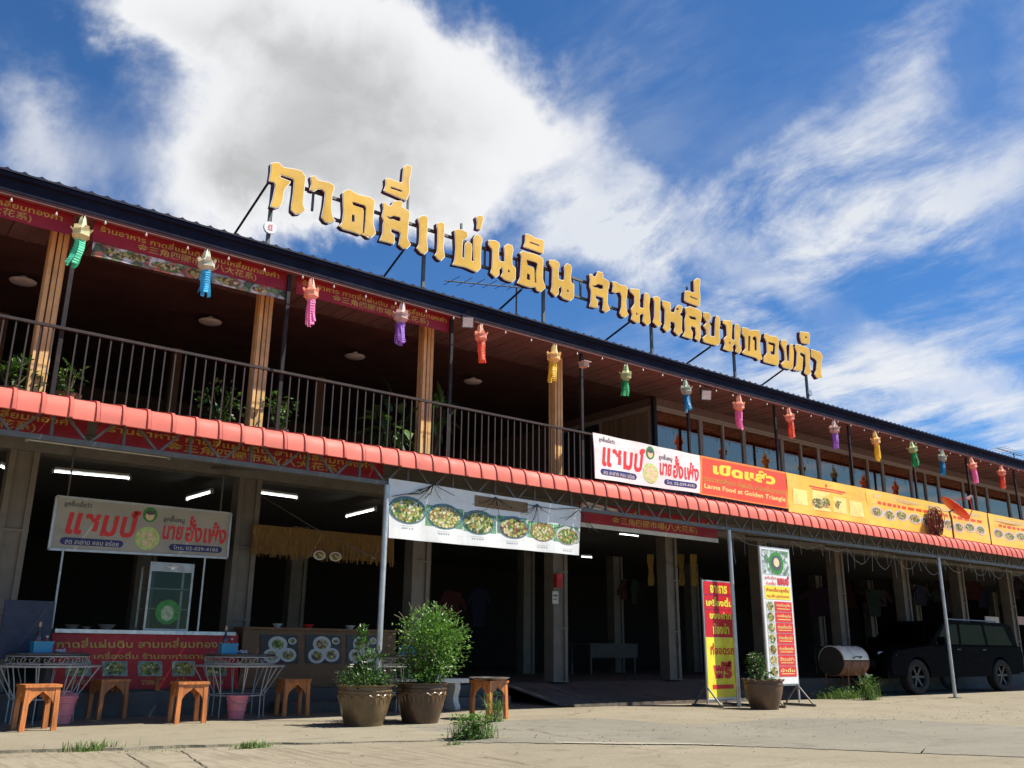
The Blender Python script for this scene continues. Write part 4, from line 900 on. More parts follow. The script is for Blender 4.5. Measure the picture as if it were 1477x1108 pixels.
# ------------------------------------------------------------------ lanterns under the eave
YL = 11.93
LCOL = {'mint': ((.66, .66, .36), (.10, .72, .42)), 'sky': ((.55, .58, .44), (.06, .50, .80)), 'pink': ((.85, .42, .28), (.85, .25, .52)), 'violet': ((.55, .42, .38), (.34, .16, .60)),
        'orange': ((.82, .36, .24), (.80, .13, .06)), 'yellow': ((.80, .58, .22), (.85, .62, .05)), 'green': ((.42, .52, .26), (.02, .36, .12)), 'blue': ((.40, .48, .38), (.02, .26, .50))}
def lmat(key, i): 
    c_ = LCOL[key][i]; return mat('lantern_%s_%s' % (key, ('paper', 'tail')[i]), c_, .6, var=.14, scale=9, trans=.30)
def make_lantern(key, lean=0.0, seed=0):
    rr = random.Random(seed); t = thing('paper_lantern', None, 'lantern', (0, 0, 0))
    mb = MB(); hexa = [(math.cos(R(60 * k + 15)), math.sin(R(60 * k + 15))) for k in range(6)]
    def ring(r, z): return [(r * x, r * y, z) for x, y in hexa]
    rg = [(.05, -.10), (.085, -.15), (.125, -.19), (.125, -.275), (.085, -.315), (.068, -.335)]
    for (r0, z0), (r1, z1) in zip(rg, rg[1:]): mb.add(ring(r0, z0) + ring(r1, z1), [(k, (k + 1) % 6, 6 + (k + 1) % 6, 6 + k) for k in range(6)])
    B('paper_body', mb, lmat(key, 0), t, local=True)
    mb = MB()
    for k in range(6):                                   # upright petals of the crown and small wings on the drum
        a = R(60 * k + 45); x, y = math.cos(a), math.sin(a); tx, ty = -y, x
        mb.add([(x * .06 - tx * .035, y * .06 - ty * .035, -.14), (x * .06 + tx * .035, y * .06 + ty * .035, -.14), (x * .045 + tx * .02, y * .045 + ty * .02, -.04), (x * .03, y * .03, .02), (x * .045 - tx * .02, y * .045 - ty * .02, -.04)], [(0, 1, 2, 3, 4)])
        mb.add([(x * .115 - tx * .05, y * .115 - ty * .05, -.20), (x * .115 + tx * .05, y * .115 + ty * .05, -.20), (x * .15 + tx * .03, y * .15 + ty * .03, -.155), (x * .15 - tx * .03, y * .15 - ty * .03, -.155)], [(0, 1, 2, 3)])
    for r_, z in ((.128, -.192), (.128, -.274), (.07, -.336)): mb.tube(ring(r_, z), .006, 4, closed=True)
    B('crown', mb, mat('lantern_trim_' + key, tuple(min(1, c_ * 1.1 + .05) for c_ in LCOL[key][0]), .6, trans=.2), t, local=True)
    B('hanging_loop', MB().tube([(0, 0, .0), (-.012, 0, .05), (0, 0, .10), (.012, 0, .05), (0, 0, .0)], .004, 4).tube([(0, 0, -.12), (0, 0, .0)], .004, 4), m_black, t, local=True)
    for k in range(6):
        a = R(60 * k + rr.uniform(-12, 12)); x, y = math.cos(a), math.sin(a); L_ = rr.uniform(.33, .40); sp = rr.uniform(.0, .025); w_ = rr.uniform(.036, .048); ph = rr.uniform(0, 6)
        tx, ty = -y, x
        def fn(u, v):
            r_ = .064 + sp * v + .012 * math.sin(v * 5 + ph); lx = lean * v * v * .22 * (1 + .3 * math.sin(ph)); s_ = (u - .5) * 2 * w_ * (1 - .15 * v)
            zig = .004 * math.sin(v * 60)
            return (x * (r_ + zig) + tx * s_ + lx, y * (r_ + zig) + ty * s_, -.335 - L_ * v * (1 - .12 * abs(lean)))
        mb = MB(); mb.grid(fn, 2, 22); B('tail_strip', mb, lmat(key, 1), t, local=True, smooth=False, recalc=False)
    return t
LL = [('mint', .180, 'mint green tailed lantern at the far left of the eave row', -.35), ('sky', .317, 'light blue tailed lantern in front of the red banner with food pictures', -.1), ('pink', .452, 'pink tailed lantern at the left end of the third red banner', -.1),
      ('violet', .587, 'purple tailed lantern in front of the third red banner', -.15), ('orange', .718, 'orange red tailed lantern right beside the left floodlight', 0), ('yellow', .859, 'yellow tailed lantern above the fourth ochre column, under the rooftop letters', .05),
      ('green', 1.014, 'green tailed lantern with its tail blown sideways', .8), ('blue', 1.158, 'blue tailed lantern just left of the right floodlight', .15), ('pink', 1.303, 'pink tailed lantern just right of the right floodlight', .15),
      ('orange', 1.452, 'orange red tailed lantern above the right end of the orange banner', 0), ('violet', 1.603, 'purple tailed lantern above the yellow banner with four pictures', .15), ('yellow', 1.752, 'yellow tailed lantern in the right half of the eave row', .05),
      ('green', 1.900, 'green tailed lantern with straight tail, above the coil of cable', .05), ('blue', 2.035, 'blue tailed lantern above the red satellite dish', .05), ('pink', 2.170, 'pink tailed lantern, second from the right end of the eave row', .05), ('orange', 2.325, 'orange red tailed lantern at the far right of the eave row', .05)]
for i, (key, xr_, lab, lean) in enumerate(LL):
    t = make_lantern(key, lean, i); t.location = (xr_ * YL, YL, .4515 * YL + EYE - .02 + .004 * math.sin(i * 3)); t.rotation_euler = (R(4 * math.sin(i * 5)), R(5 * math.sin(i * 3.3)), R(37 * i)); t.scale = (.90 + .05 * math.sin(i * 2.7),) * 2 + (1 + .05 * math.sin(i * 4.1),)
    tag(t, lab, group='tailed paper lanterns along the eave')
# bulb string
bs = thing('bulb_string', 'string of small white bulbs strung along the eave between the lanterns', 'string lights', (12, YL + .03, 6.3))
pts = [(x * .25, YL + .035, 6.30 - .02 * math.sin(x * .25 * 5.5) ** 2) for x in range(-8, 132)]
B('cord', MB().tube(pts, .005, 4), m_black, bs)
sph = MB().lathe([(.0001, -.024), (.013, -.017), (.018, -.002), (.013, .010), (.008, .016), (.008, .034), (.0001, .035)], 8).mesh('bulb', mat('bulb_glass', (.42, .40, .36), .35), True)
x = -.4; rr = random.Random(11)
while x < 30:
    o = inst('bulb', sph, bs, (x, YL + .035 + rr.uniform(-.02, .02), 6.30 - rr.uniform(.07, .12))); 
    B('bulb_wire', MB().tube([(0, 0, .04), (rr.uniform(-.02, .02), 0, .11)], .004, 4), m_black, o, local=True)
    x += .575 + rr.uniform(-.05, .05)
# floodlights
def flood(px, py, lab, w_=.20, h_=.19):
    p = P(px, py, 11.90); t = thing('floodlight', lab, 'floodlight', p, group='floodlights under the eave')
    mb = MB(); mb.box(-w_ / 2, w_ / 2, .0, .07, -h_ / 2, h_ / 2); o = B('housing', mb, mat('floodlight_grey', (.16, .17, .17), .4, .6), t, local=True)
    B('lens', MB().box(-w_ / 2 + .015, w_ / 2 - .015, -.006, -.0015, -h_ / 2 + .015, h_ / 2 - .015), mat('floodlight_lens', (.62, .63, .58), .25, spec=.8), o, local=True)
    for k in range(5): pass
    mb = MB()
    for k in range(6): mb.box(-w_ / 2 + .02 + k * .03, -w_ / 2 + .028 + k * .03, .0705, .1, -h_ / 2 + .01, h_ / 2 - .01)
    B('cooling_fins', mb, m_black, o, local=True)
    mb = MB(); mb.bar((-w_ / 2 - .012, .035, -.01), (-w_ / 2 - .012, .035, h_ / 2 + .05), .012, .03); mb.bar((w_ / 2 + .012, .035, -.01), (w_ / 2 + .012, .035, h_ / 2 + .05), .012, .03); mb.box(-w_ / 2 - .018, w_ / 2 + .018, .02, .05, h_ / 2 + .0505, h_ / 2 + .06); mb.box(-.03, .03, .01, .06, h_ / 2 + .0605, h_ / 2 + .10)
    B('bracket', mb, m_black, t, local=True); t.rotation_euler = (R(16), 0, R(-30))
flood(675, 465, 'square white-glass floodlight on the eave post right of the third red banner')
flood(1019, 570, 'square black floodlight under the eave beside the blue lantern', .22, .21)
p = P(840, 527, 12.06); t = thing('security_camera', 'small beige box camera fixed on the black eave post right of the yellow lantern', 'camera', p)  # a camera housing, gives no light
B('body', MB().box(-.06, .06, -.12, .03, -.05, .04), mat('beige_plastic', (.50, .40, .30), .5), t, local=True); B('arm', MB().tube([(0, .03, 0), (0, .1, .05)], .014, 6).box(-.09, .09, -.16, .035, .042, .05), m_offw, t, local=True)
# round ceiling lamps on the balcony
lm = None
for i, (px, py, lab) in enumerate(((33, 407, 'round white ceiling lamp at the left edge of the balcony ceiling'), (303, 465, 'round white ceiling lamp under the balcony ceiling, second from the left'), (512, 515, 'round white ceiling lamp between the pink and purple lantern'), (682, 551, 'round white ceiling lamp below the orange red lantern'))):
    p = PZ(px, py, 6.22)
    if lm is None:
        lm = thing('ceiling_lamp', None, 'lamp', p); pr = [(.0001, -.035), (.10, -.03), (.175, -.012), (.195, .012), (.185, .02), (.06, .04), (.05, .09), (.0001, .09)]
        B('shade', MB().lathe(pr, 28), mat('enamel_shade', (.60, .58, .54), .5), lm, local=True, smooth=True); B('stem', MB().tube([(0, 0, .09), (0, 0, .14)], .02, 8), m_black, lm, local=True); o = lm
    else: o = copy_tree(lm)
    o.location = p; tag(o, lab, group='round ceiling lamps of the balcony')
# satellite dish and coil of cable
p = P(1376, 735, 11.55); t = thing('satellite_dish', 'red satellite dish seen edge-on in front of the yellow banners', 'satellite dish', (p.x, p.y, az((p.y - YA) / (YT - YA)) + .01))
zoff = p.z - (az((p.y - YA) / (YT - YA)) + .01)
nrm = Vector((.446, -.533, .707)).normalized(); q_ = nrm.to_track_quat('Z', 'Y')
def dq(v): w_ = q_ @ Vector(v); return (w_.x, w_.y, w_.z + zoff)
dm = MB(); n_ = 32
for i in range(7):
    r_ = .41 * i / 6
    for k in range(n_): a = 6.2832 * k / n_; dm.v.append(dq((r_ * math.cos(a), r_ * math.sin(a), .34 * r_ * r_)))
for i in range(6):
    for k in range(n_): k2 = (k + 1) % n_; dm.f.append((i * n_ + k, i * n_ + k2, (i + 1) * n_ + k2, (i + 1) * n_ + k)); dm.mi.append(0)
m_dish = mat('red_dish_paint', (.55, .035, .018), .4, var=.1, stain=(.28, .03, .02), sscale=4)
B('reflector', dm, m_dish, t, local=True, recalc=False, smooth=True)
B('rim', MB().tube([dq((.412 * math.cos(6.2832 * k / 32), .412 * math.sin(6.2832 * k / 32), .058)) for k in range(32)], .012, 6, closed=True), m_dish, t, local=True)
B('feed_arm', MB().tube([dq((0, -.40, .06)), dq((0, -.33, .30)), dq((0, -.08, .52))], .012, 6).tube([dq((.3, .3, .06)), dq((0, -.08, .52))], .007, 5), m_dish, t, local=True)
B('feed_horn', MB().tube([dq((0, -.09, .58)), dq((0, -.07, .46))], [.03, .045], 10), m_offw, t, local=True)
B('mount', MB().tube([dq((0, 0, -.02)), dq((0, .05, -.13)), (0.0, .10, zoff - .2), (.0, .10, 0)], .024, 8).box(-.1, .1, 0.02, .2, -.0, .012), m_steel, t, local=True)
p = P(1349, 752, 11.90); cz = az((11.9 - YA) / (YT - YA)); t = thing('cable_coil', 'tangled coil of brown cable hanging beside the satellite dish', 'cable', p)
mb = MB(); rr = random.Random(12)
for k in range(34):
    ry = rr.uniform(.24, .40); rx = rr.uniform(.10, .26); ox, oz = rr.uniform(-.10, .10), rr.uniform(-.06, .02); ph = rr.uniform(0, 6); yo = rr.uniform(-.10, .08)
    mb.tube([(ox + rx * math.cos(a) * (1 + .15 * math.sin(3 * a + ph)), yo + .05 * math.sin(2 * a + ph), oz + ry * math.sin(a) * (1 + .1 * math.sin(2 * a + ph))) for a in [6.2832 * j / 22 for j in range(22)]], .008, 5, closed=True)
B('loop', mb, mat('brown_cable', (.20, .075, .04), .6, var=.35, scale=12), t, local=True)
mb = MB()
for k in range(9): x_ = rr.uniform(-.25, .35); mb.tube([(rr.uniform(-.1, .1), .0, -.3), (x_, -.05, -.36), (x_ + rr.uniform(-.1, .2), -.1, -.42)], .007, 5)
B('loose_end', mb, mat('dark_cable', (.10, .05, .03), .6), t, local=True)

# ------------------------------------------------------------------ foliage
m_leaf = mat('fresh_leaf', (.085, .20, .024), .42, var=.35, scale=9, trans=.28); m_leaf2 = mat('young_leaf', (.16, .30, .045), .42, var=.3, scale=9, trans=.3)
m_leafd = mat('dark_leaf', (.034, .078, .018), .45, var=.35, scale=8, trans=.2); m_stem = mat('green_stem', (.10, .10, .035), .7); m_grassm = mat('weed_blade', (.12, .20, .035), .55, var=.3, scale=10, trans=.25)
m_flower = mat('white_petal', (.78, .74, .66), .6); m_flowerp = mat('dry_flower', (.20, .17, .09), .8); m_soil = mat('dark_soil', (.035, .025, .018), .95)
def leaf(mb, p, d, L_, w_, rr):
    d = Vector(d).normalized(); s_ = d.cross(Vector((rr.uniform(-.4, .4), rr.uniform(-.4, .4), 1))); s_ = s_.normalized() if s_.length > .05 else d.orthogonal(); nn_ = s_.cross(d)
    p = Vector(p); m1 = p + d * L_ * .5 - nn_ * L_ * .02; tip = p + d * L_ - nn_ * L_ * .16
    mb.add([p, m1 + s_ * w_ + nn_ * w_ * .3, tip, m1 - s_ * w_ + nn_ * w_ * .3, m1], [(0, 4, 1), (4, 2, 1), (0, 3, 4), (4, 3, 2)])
def bush(mb, c_, rad, n_, L_, w_, seed, mats=2, hollow=.35, up=.3, shape=None):
    rr = random.Random(seed)
    tw = [Vector((rr.gauss(0, 1), rr.gauss(0, 1), rr.gauss(0, 1))).normalized() for _ in range(max(12, n_ // 22))]
    for _ in range(n_):
        b_ = rr.choice(tw); v_ = (b_ + Vector((rr.gauss(0, .26), rr.gauss(0, .26), rr.gauss(0, .26)))).normalized()
        r_ = hollow + (1 - hollow) * rr.random() ** .6; r_ *= .86 + .24 * math.sin(7 * b_.x + 5 * b_.y + 3 * b_.z + seed)
        q__ = Vector((v_.x * rad[0] * r_, v_.y * rad[1] * r_, v_.z * rad[2] * r_))
        if shape: q__ = shape(q__)
        d_ = v_ * .7 + Vector((rr.gauss(0, .5), rr.gauss(0, .5), up + rr.gauss(0, .4)))
        mb.cur = rr.choice([0, 0, 1]) if mats == 2 else 0
        leaf(mb, Vector(c_) + q__, d_, L_ * rr.uniform(.6, 1.25), w_ * rr.uniform(.7, 1.2), rr)
    mb.cur = 0
def stems(mb, c0, tops, r0=.01):
    for t_ in tops:
        t_ = Vector(t_); c0v = Vector(c0); mid = c0v.lerp(t_, .5) + Vector(((t_.x - c0v.x) * .1, (t_.y - c0v.y) * .1, .03)); mb.tube([c0v, mid, t_], [r0, r0 * .7, r0 * .3], 5)
# balcony plants
def balcony_plant(px, py, Y, lab, rad, n_, L_, w_, seed, big=False):
    p = P(px, py, Y); t = thing('balcony_plant', lab, 'plant', (p.x, Y, 3.745), group='plants behind the balcony railing')
    B('pot', MB().lathe([(.0001, 0), (.13, 0), (.17, .22), (.18, .24), (.16, .24), (.14, .2), (.0001, .2)], 18, (p.x, Y, 3.746)), mat('clay_pot', (.20, .08, .045), .8), t, smooth=True)
    mb = MB(); bush(mb, (p.x, Y, p.z), rad, n_, L_, w_, seed, up=.0 if big else .3); B('foliage', mb, [m_leafd, m_leaf], t, recalc=False)
    mb = MB(); stems(mb, (p.x, Y, 3.94), [(p.x + math.cos(k * 1.3) * rad[0] * .6, Y + math.sin(k * 1.3) * rad[1] * .6, p.z + rad[2] * .3) for k in range(6)], .012); B('stem', mb, m_stem, t)
balcony_plant(18, 545, 12.75, 'leafy dark plant behind the railing at the left picture edge', (.32, .25, .38), 240, .11, .03, 1)
balcony_plant(100, 548, 12.55, 'thin leafy plant behind the railing right of the first ochre column', (.16, .2, .42), 170, .08, .022, 2)
balcony_plant(318, 580, 12.75, 'bushy plant behind the railing left of the second ochre column', (.34, .25, .36), 260, .09, .026, 3)
balcony_plant(402, 588, 12.65, 'leafy plant behind the railing right of the second ochre column', (.24, .25, .34), 220, .09, .026, 4)
balcony_plant(625, 600, 13.2, 'broad leaved plant behind the third ochre column', (.45, .3, .38), 60, .42, .10, 5, True)
balcony_plant(566, 612, 13.0, 'broad leaved plant left of the third ochre column', (.34, .3, .40), 46, .42, .10, 6, True)

# ------------------------------------------------------------------ pots by the road
def pot(name, c_, R_, H_, lab, m_, wavy=0.0, gold=False, deco=True):
    t = thing(name, lab, 'plant pot', c_, group='big glazed pots in front of the awning')
    prof = [(.0001, 0), (.68 * R_, 0), (.70 * R_, .02), (.73 * R_, .06 * H_ / .44), (.70 * R_ * 1.06, .065 * H_ / .44), (.86 * R_, .42 * H_), (.95 * R_, .68 * H_), (.96 * R_, .82 * H_), (.99 * R_, .83 * H_), (1.0 * R_, .86 * H_), (.965 * R_, .88 * H_), (.965 * R_, .95 * H_), (1.04 * R_, .97 * H_), (1.055 * R_, H_), (.95 * R_, H_ * 1.005), (.91 * R_, .93 * H_), (.9 * R_, .88 * H_)]
    wob = (lambda i, a, r_, z: (r_ * (1 + wavy * math.sin(a * 14)), z + wavy * .4 * math.sin(a * 14)) if i in (12, 13, 14) else (r_, z)) if wavy else None
    B('bowl', MB().lathe(prof, 56, c_, wob), m_, t, smooth=True)
    B('soil', MB().lathe([(.0001, .905 * H_), (.5 * R_, .91 * H_), (.905 * R_, .885 * H_)], 28, c_), m_soil, t)
    if deco:
        mb = MB()
        for k in range(16):                               # raised scallop relief round the shoulder
            a0 = 6.2832 * k / 16; pts = []
            for j in range(9):
                u = j / 8; a = a0 + (u - .5) * 6.2832 / 16; z = (.70 + .07 * math.sin(u * math.pi)) * H_; pts.append((c_[0] + (.955 * R_) * math.cos(a), c_[1] + (.955 * R_) * math.sin(a), c_[2] + z))
            mb.tube(pts, .009, 5)
        for k in range(32): a = 6.2832 * (k + .5) / 32; mb.tube([(c_[0] + rr_ * R_ * math.cos(a + o_), c_[1] + rr_ * R_ * math.sin(a + o_), c_[2] + z * H_) for rr_, z, o_ in ((.95, .70, 0), (.92, .60, .03), (.88, .50, .05))], [.008, .006, .002], 5)
        B('relief', mb, mat('pot_relief_glaze', (.19, .105, .035), .35, var=.25), t, smooth=True)
    return t
m_potA = mat('olive_brown_glaze', (.125, .080, .036), .38, var=.3, scale=5, stain=(.20, .13, .05), sscale=3, coat=.1); m_potB = mat('dark_brown_glaze', (.075, .040, .022), .36, var=.3, scale=5, stain=(.045, .03, .02), sscale=3, coat=.2)
m_potC = mat('red_brown_glaze', (.115, .062, .035), .42, var=.25, scale=5, stain=(.07, .045, .03), sscale=3)
g1 = G(524, 1047); g2 = G(606, 1043); g3 = G(1103, 1023)
for v_ in (g1, g2, g3): v_.z = gfull(v_.x, v_.y) + .004
pot('flower_pot', g1, .315, .44, 'olive brown glazed pot with a low bush, left of the big round shrub', m_potA)
pot('flower_pot', g2, .31, .45, 'dark brown glazed pot holding the big round shrub', m_potB)
pot('flower_pot', g3, .315, .44, 'brown pot with wavy rim between the two standing signs', m_potC, wavy=.03, deco=False)
t = thing('round_shrub', 'big round bright green shrub with thin flower spikes in the dark pot', 'shrub', g2 + Vector((0, 0, .40)))
cc = g2 + Vector((.13, .05, .88)); mb = MB(); bush(mb, cc, (.49, .49, .47), 4200, .052, .0135, 21, hollow=.25)
bush(mb, g2 + Vector((.0, -.02, .58)), (.40, .36, .2), 900, .045, .012, 22, hollow=.2)
B('foliage', mb, [m_leaf, m_leaf2], t, recalc=False)
rr = random.Random(31); mb = MB(); tops = []
for k in range(46): a = rr.uniform(0, 6.28); r_ = rr.uniform(.1, .46); tops.append(cc + Vector((math.cos(a) * r_, math.sin(a) * r_, rr.uniform(-.1, .36) * (1 - r_))))
stems(mb, g2 + Vector((0, 0, .39)), tops, .009); B('stem', mb, m_stem, t)
mb = MB(); mf = MB()
for k in range(18):
    a = rr.uniform(0, 6.28); r_ = rr.uniform(0, .40); b_ = cc + Vector((math.cos(a) * r_, math.sin(a) * r_, .40 * math.sqrt(max(0, 1 - (r_ / .5) ** 2)))); e_ = b_ + Vector((math.cos(a) * r_ * .35 + rr.gauss(0, .02), math.sin(a) * r_ * .35, rr.uniform(.05, .15)))
    mb.tube([b_, e_], [.003, .002], 4); 
    for j in range(7): u = .45 + .55 * j / 6; mf.tube([b_.lerp(e_, u) - Vector((.006, 0, 0)), b_.lerp(e_, u) + Vector((.004, 0, .003))], .0036, 5)
B('flower_stalk', mb, m_stem, t); B('flower', mf, m_flowerp, t)
t = thing('low_bush', 'low dark green bush with one upright leafy stem, in the olive brown pot', 'bush', g1 + Vector((0, 0, .40)))
mb = MB(); bush(mb, g1 + Vector((0, 0, .50)), (.38, .36, .15), 1500, .045, .011, 41, hollow=.2); bush(mb, g1 + Vector((-.05, .05, .80)), (.10, .10, .30), 240, .07, .018, 42); bush(mb, g1 + Vector((.14, .02, .68)), (.12, .12, .2), 150, .06, .016, 43)
B('foliage', mb, [m_leafd, m_leaf], t, recalc=False)
mb = MB(); stems(mb, g1 + Vector((0, 0, .39)), [g1 + Vector((-.06, .05, 1.08)), g1 + Vector((.16, .03, .85)), g1 + Vector((.02, .08, .95)), g1 + Vector((-.3, 0, .55)), g1 + Vector((.28, -.1, .55))], .009); B('stem', mb, m_stem, t)
mb = MB(); rr = random.Random(44)
for k in range(9):
    c_ = g1 + Vector((rr.uniform(-.3, .3), rr.uniform(-.3, .1), rr.uniform(.58, .70)))
    for j in range(5): leaf(mb, c_, (math.cos(j * 1.256), math.sin(j * 1.256), .5), .028, .011, rr)
B('flower', mb, m_flower, t, recalc=False)
t = thing('spiny_plant', 'upright dark green plant with pale flower heads in the wavy rimmed pot', 'plant', g3 + Vector((0, 0, .40)))
mb = MB(); bush(mb, g3 + Vector((-.14, 0, .62)), (.16, .16, .22), 420, .06, .013, 51); bush(mb, g3 + Vector((.1, 0, .46)), (.22, .2, .10), 360, .05, .012, 52); B('foliage', mb, [m_leafd, m_leaf], t, recalc=False)
mb = MB(); stems(mb, g3 + Vector((-.05, 0, .39)), [g3 + Vector((-.16 + .1 * k, .03 * k - .05, .78 - .06 * k)) for k in range(4)], .012); B('stem', mb, m_stem, t)
mb = MB(); rr = random.Random(54)
for k in range(6):
    c_ = g3 + Vector((-.14 + rr.uniform(-.13, .12), rr.uniform(-.1, .1), rr.uniform(.74, .84)))
    for j in range(7): leaf(mb, c_, (math.cos(j), math.sin(j), .5), .032, .011, rr)
B('flower', mb, mat('pinkish_petal', (.55, .33, .25), .6), t, recalc=False)
# grit, pebbles and dead leaves scattered on the forecourt
rr = random.Random(101); mb = MB()
for k in range(900):
    x_ = rr.uniform(1, 22); y = rr.uniform(5.2, 11.0)
    if rr.random() < .5: y = edge_y(x_) + rr.gauss(0, .12) if x_ < 6 else 7.2 + rr.gauss(0, .5)
    r_ = rr.uniform(.004, .011) * (1.5 if rr.random() < .1 else 1); z = gfull(x_, y) + .008
    mb.add([(x_ - r_, y, z), (x_, y - r_, z), (x_ + r_, y + r_ * .3, z), (x_, y + r_, z), (x_ + r_ * .2, y, z + r_ * 1.1)], [(0, 1, 4), (1, 2, 4), (2, 3, 4), (3, 0, 4)])
tag(B('grit', mb, mat('grit', (.21, .18, .13), .9, var=.5, scale=30), recalc=False), kind='stuff')
mb = MB()
for k in range(70):
    x_ = rr.uniform(1, 20); y = rr.uniform(5.4, 11.0); leaf(mb, (x_, y, gfull(x_, y) + .014), (rr.gauss(0, 1), rr.gauss(0, 1), .05), rr.uniform(.025, .05), rr.uniform(.007, .013), rr)
tag(B('dead_leaf_litter', mb, mat('dead_leaf', (.14, .075, .03), .8, var=.4, scale=20), recalc=False), kind='stuff')
# weeds
def weed(px, py, lab, w_, h_, n_, seed, bl=.004, leafy=0):
    p = G(px, py); p.z = gfull(p.x, p.y); rr = random.Random(seed); t = thing('weed_tuft', lab, 'weed', p)
    mb = MB()
    for k in range(n_):
        b_ = p + Vector((rr.gauss(0, w_ * .4), rr.gauss(0, w_ * .16), -.005)); a = rr.uniform(0, 6.28); L_ = h_ * rr.uniform(.4, 1.1); dx, dy = math.cos(a) * L_ * rr.uniform(.2, .9), math.sin(a) * L_ * rr.uniform(.2, .8); s_ = Vector((-math.sin(a), math.cos(a), 0)) * bl
        m1 = b_ + Vector((dx * .4, dy * .4, L_ * .6)); tp = b_ + Vector((dx, dy, L_ * rr.uniform(.55, 1)))
        mb.add([b_ - s_, b_ + s_, m1 + s_ * .8, m1 - s_ * .8, tp], [(0, 1, 2, 3), (3, 2, 4)])
    B('blade', mb, m_grassm, t, recalc=False)['kind'] = 'stuff'
    if leafy:
        mb = MB()
        for k in range(leafy):
            b_ = p + Vector((rr.gauss(0, w_ * .35), rr.gauss(0, w_ * .2), rr.uniform(.05, .95) * h_)); leaf(mb, b_, (rr.gauss(0, 1), rr.gauss(0, 1), rr.uniform(-.1, .8)), .05, .012, rr)
        B('leaf', mb, [m_leaf, m_leaf2], t, recalc=False)['kind'] = 'stuff'
weed(132, 1080, 'scruffy green weed in the pavement crack before the left table', .30, .13, 170, 61)
weed(365, 1077, 'short green grass tuft at the pavement edge left of the pots', .22, .09, 190, 62)
weed(683, 1066, 'fluffy green weed growing from the concrete in front of the tray stool', .30, .24, 260, 63, .003, 620)
weed(655, 1073, 'small flat weed just in front of the fluffy one', .12, .05, 60, 64)
weed(713, 1042, 'pinkish tall weed spray beside the legs of the tray stool', .16, .38, 110, 67, .003, 60)
weed(235, 1079, 'sparse weeds along the pavement crack between the left tufts', .5, .035, 110, 65)
weed(1212, 1008, 'leafy weeds growing around the drum barbecue legs', .85, .24, 420, 66, .005, 300)
weed(1256, 1010, 'taller light green weed at the right leg of the drum barbecue', .30, .50, 150, 68, .005, 320)

# ------------------------------------------------------------------ stools, tables and what stands on them
def gp(px, py): p = G(px, py); p.z = gfull(p.x, p.y) + .004; return p
ST = None
def make_stool():
    t = thing('wooden_stool', None, 'stool', (0, 0, 0)); w_, h_ = .165, .46
    B('seat', MB().box(-w_ - .012, w_ + .012, -w_ - .012, w_ + .012, h_ - .028, h_), m_woods, t, local=True)
    for sx_ in (-1, 1):
        for sy in (-1, 1):
            mb = MB(); a, b_ = .046, .05
            xo, xi, yo, yi = sx_ * (w_ + .012), sx_ * (w_ - b_ + .012), sy * (w_ + .012), sy * (w_ - b_ + .012); X0, X1, Y0, Y1 = sx_ * w_, sx_ * (w_ - a), sy * w_, sy * (w_ - a)
            mb.add([(xo, yo, 0), (xi, yo, 0), (xi, yi, 0), (xo, yi, 0), (X0, Y0, h_ - .029), (X1, Y0, h_ - .029), (X1, Y1, h_ - .029), (X0, Y1, h_ - .029)], [(0, 1, 2, 3), (4, 7, 6, 5), (0, 4, 5, 1), (1, 5, 6, 2), (2, 6, 7, 3), (3, 7, 4, 0)])
            B('leg', mb, m_woods, t, local=True)
    e = w_ - .046
    arch = [(-e, h_ - .03), (-e, h_ - .19), (-e + .012, h_ - .17), (-e * .72, h_ - .135), (-e * .4, h_ - .105), (-e * .18, h_ - .085), (0, h_ - .062), (e * .18, h_ - .085), (e * .4, h_ - .105), (e * .72, h_ - .135), (e - .012, h_ - .17), (e, h_ - .19), (e, h_ - .03)]
    for k in range(4):
        mb = MB(); ca, sa_ = math.cos(k * math.pi / 2), math.sin(k * math.pi / 2)
        fn = lambda u, v, d: (u * ca - (-w_ + .004 + d) * sa_, u * sa_ + (-w_ + .004 + d) * ca, v)
        for (a_, b_), (c_, d_) in zip(arch[1:-1], arch[2:-1]):     # strips from the arch curve up to the seat
            mb.add([fn(a_, b_, 0), fn(c_, d_, 0), fn(c_, h_ - .03, 0), fn(a_, h_ - .03, 0), fn(a_, b_, .02), fn(c_, d_, .02), fn(c_, h_ - .03, .02), fn(a_, h_ - .03, .02)], [(0, 1, 2, 3), (7, 6, 5, 4), (0, 4, 5, 1), (2, 6, 7, 3)])
        B('apron', mb, m_woods, t, local=True)
    return t
STL = [(47, 1054, 'varnished wooden stool in front of the left wire table, nearest to the camera', 4), (268, 1043, 'varnished wooden stool in front of the right wire table', -3), (152, 1037, 'wooden stool in the shade just right of the left wire table', 8), (420, 1033, 'wooden stool just right of the right wire table', -6),
       (705, 1037, 'orange wooden stool carrying the round metal tray', 10), (226, 1030, 'dim wooden stool in the shade left of the right table, before the red counter', 15), (120, 1032, 'dim wooden stool in the shade behind the left wire table', -12)]
stool_top = None
for i, (px, py, lab, rz) in enumerate(STL):
    if ST is None: ST = make_stool(); o = ST
    else: o = copy_tree(ST)
    o.location = gp(px, py); o.rotation_euler = (0, 0, R(rz)); tag(o, lab, group='orange brown wooden stools'); 
    if px == 705: stool_top = o.location + Vector((0, 0, .461))
t = thing('metal_tray', 'round dull metal tray lying on the orange stool', 'tray', stool_top)
B('dish', MB().lathe([(.0001, 0), (.20, 0), (.25, .028), (.262, .032), (.262, .036), (.248, .034), (.198, .008), (.0001, .008)], 40), mat('brushed_tray', (.42, .40, .38), .32, .85), t, local=True, smooth=True)
m_wire = mat('white_painted_wire', (.46, .45, .42), .4, stain=(.35, .22, .12), sscale=9, samt=.4); m_ttop = mat('dark_table_top', (.07, .06, .055), .35)
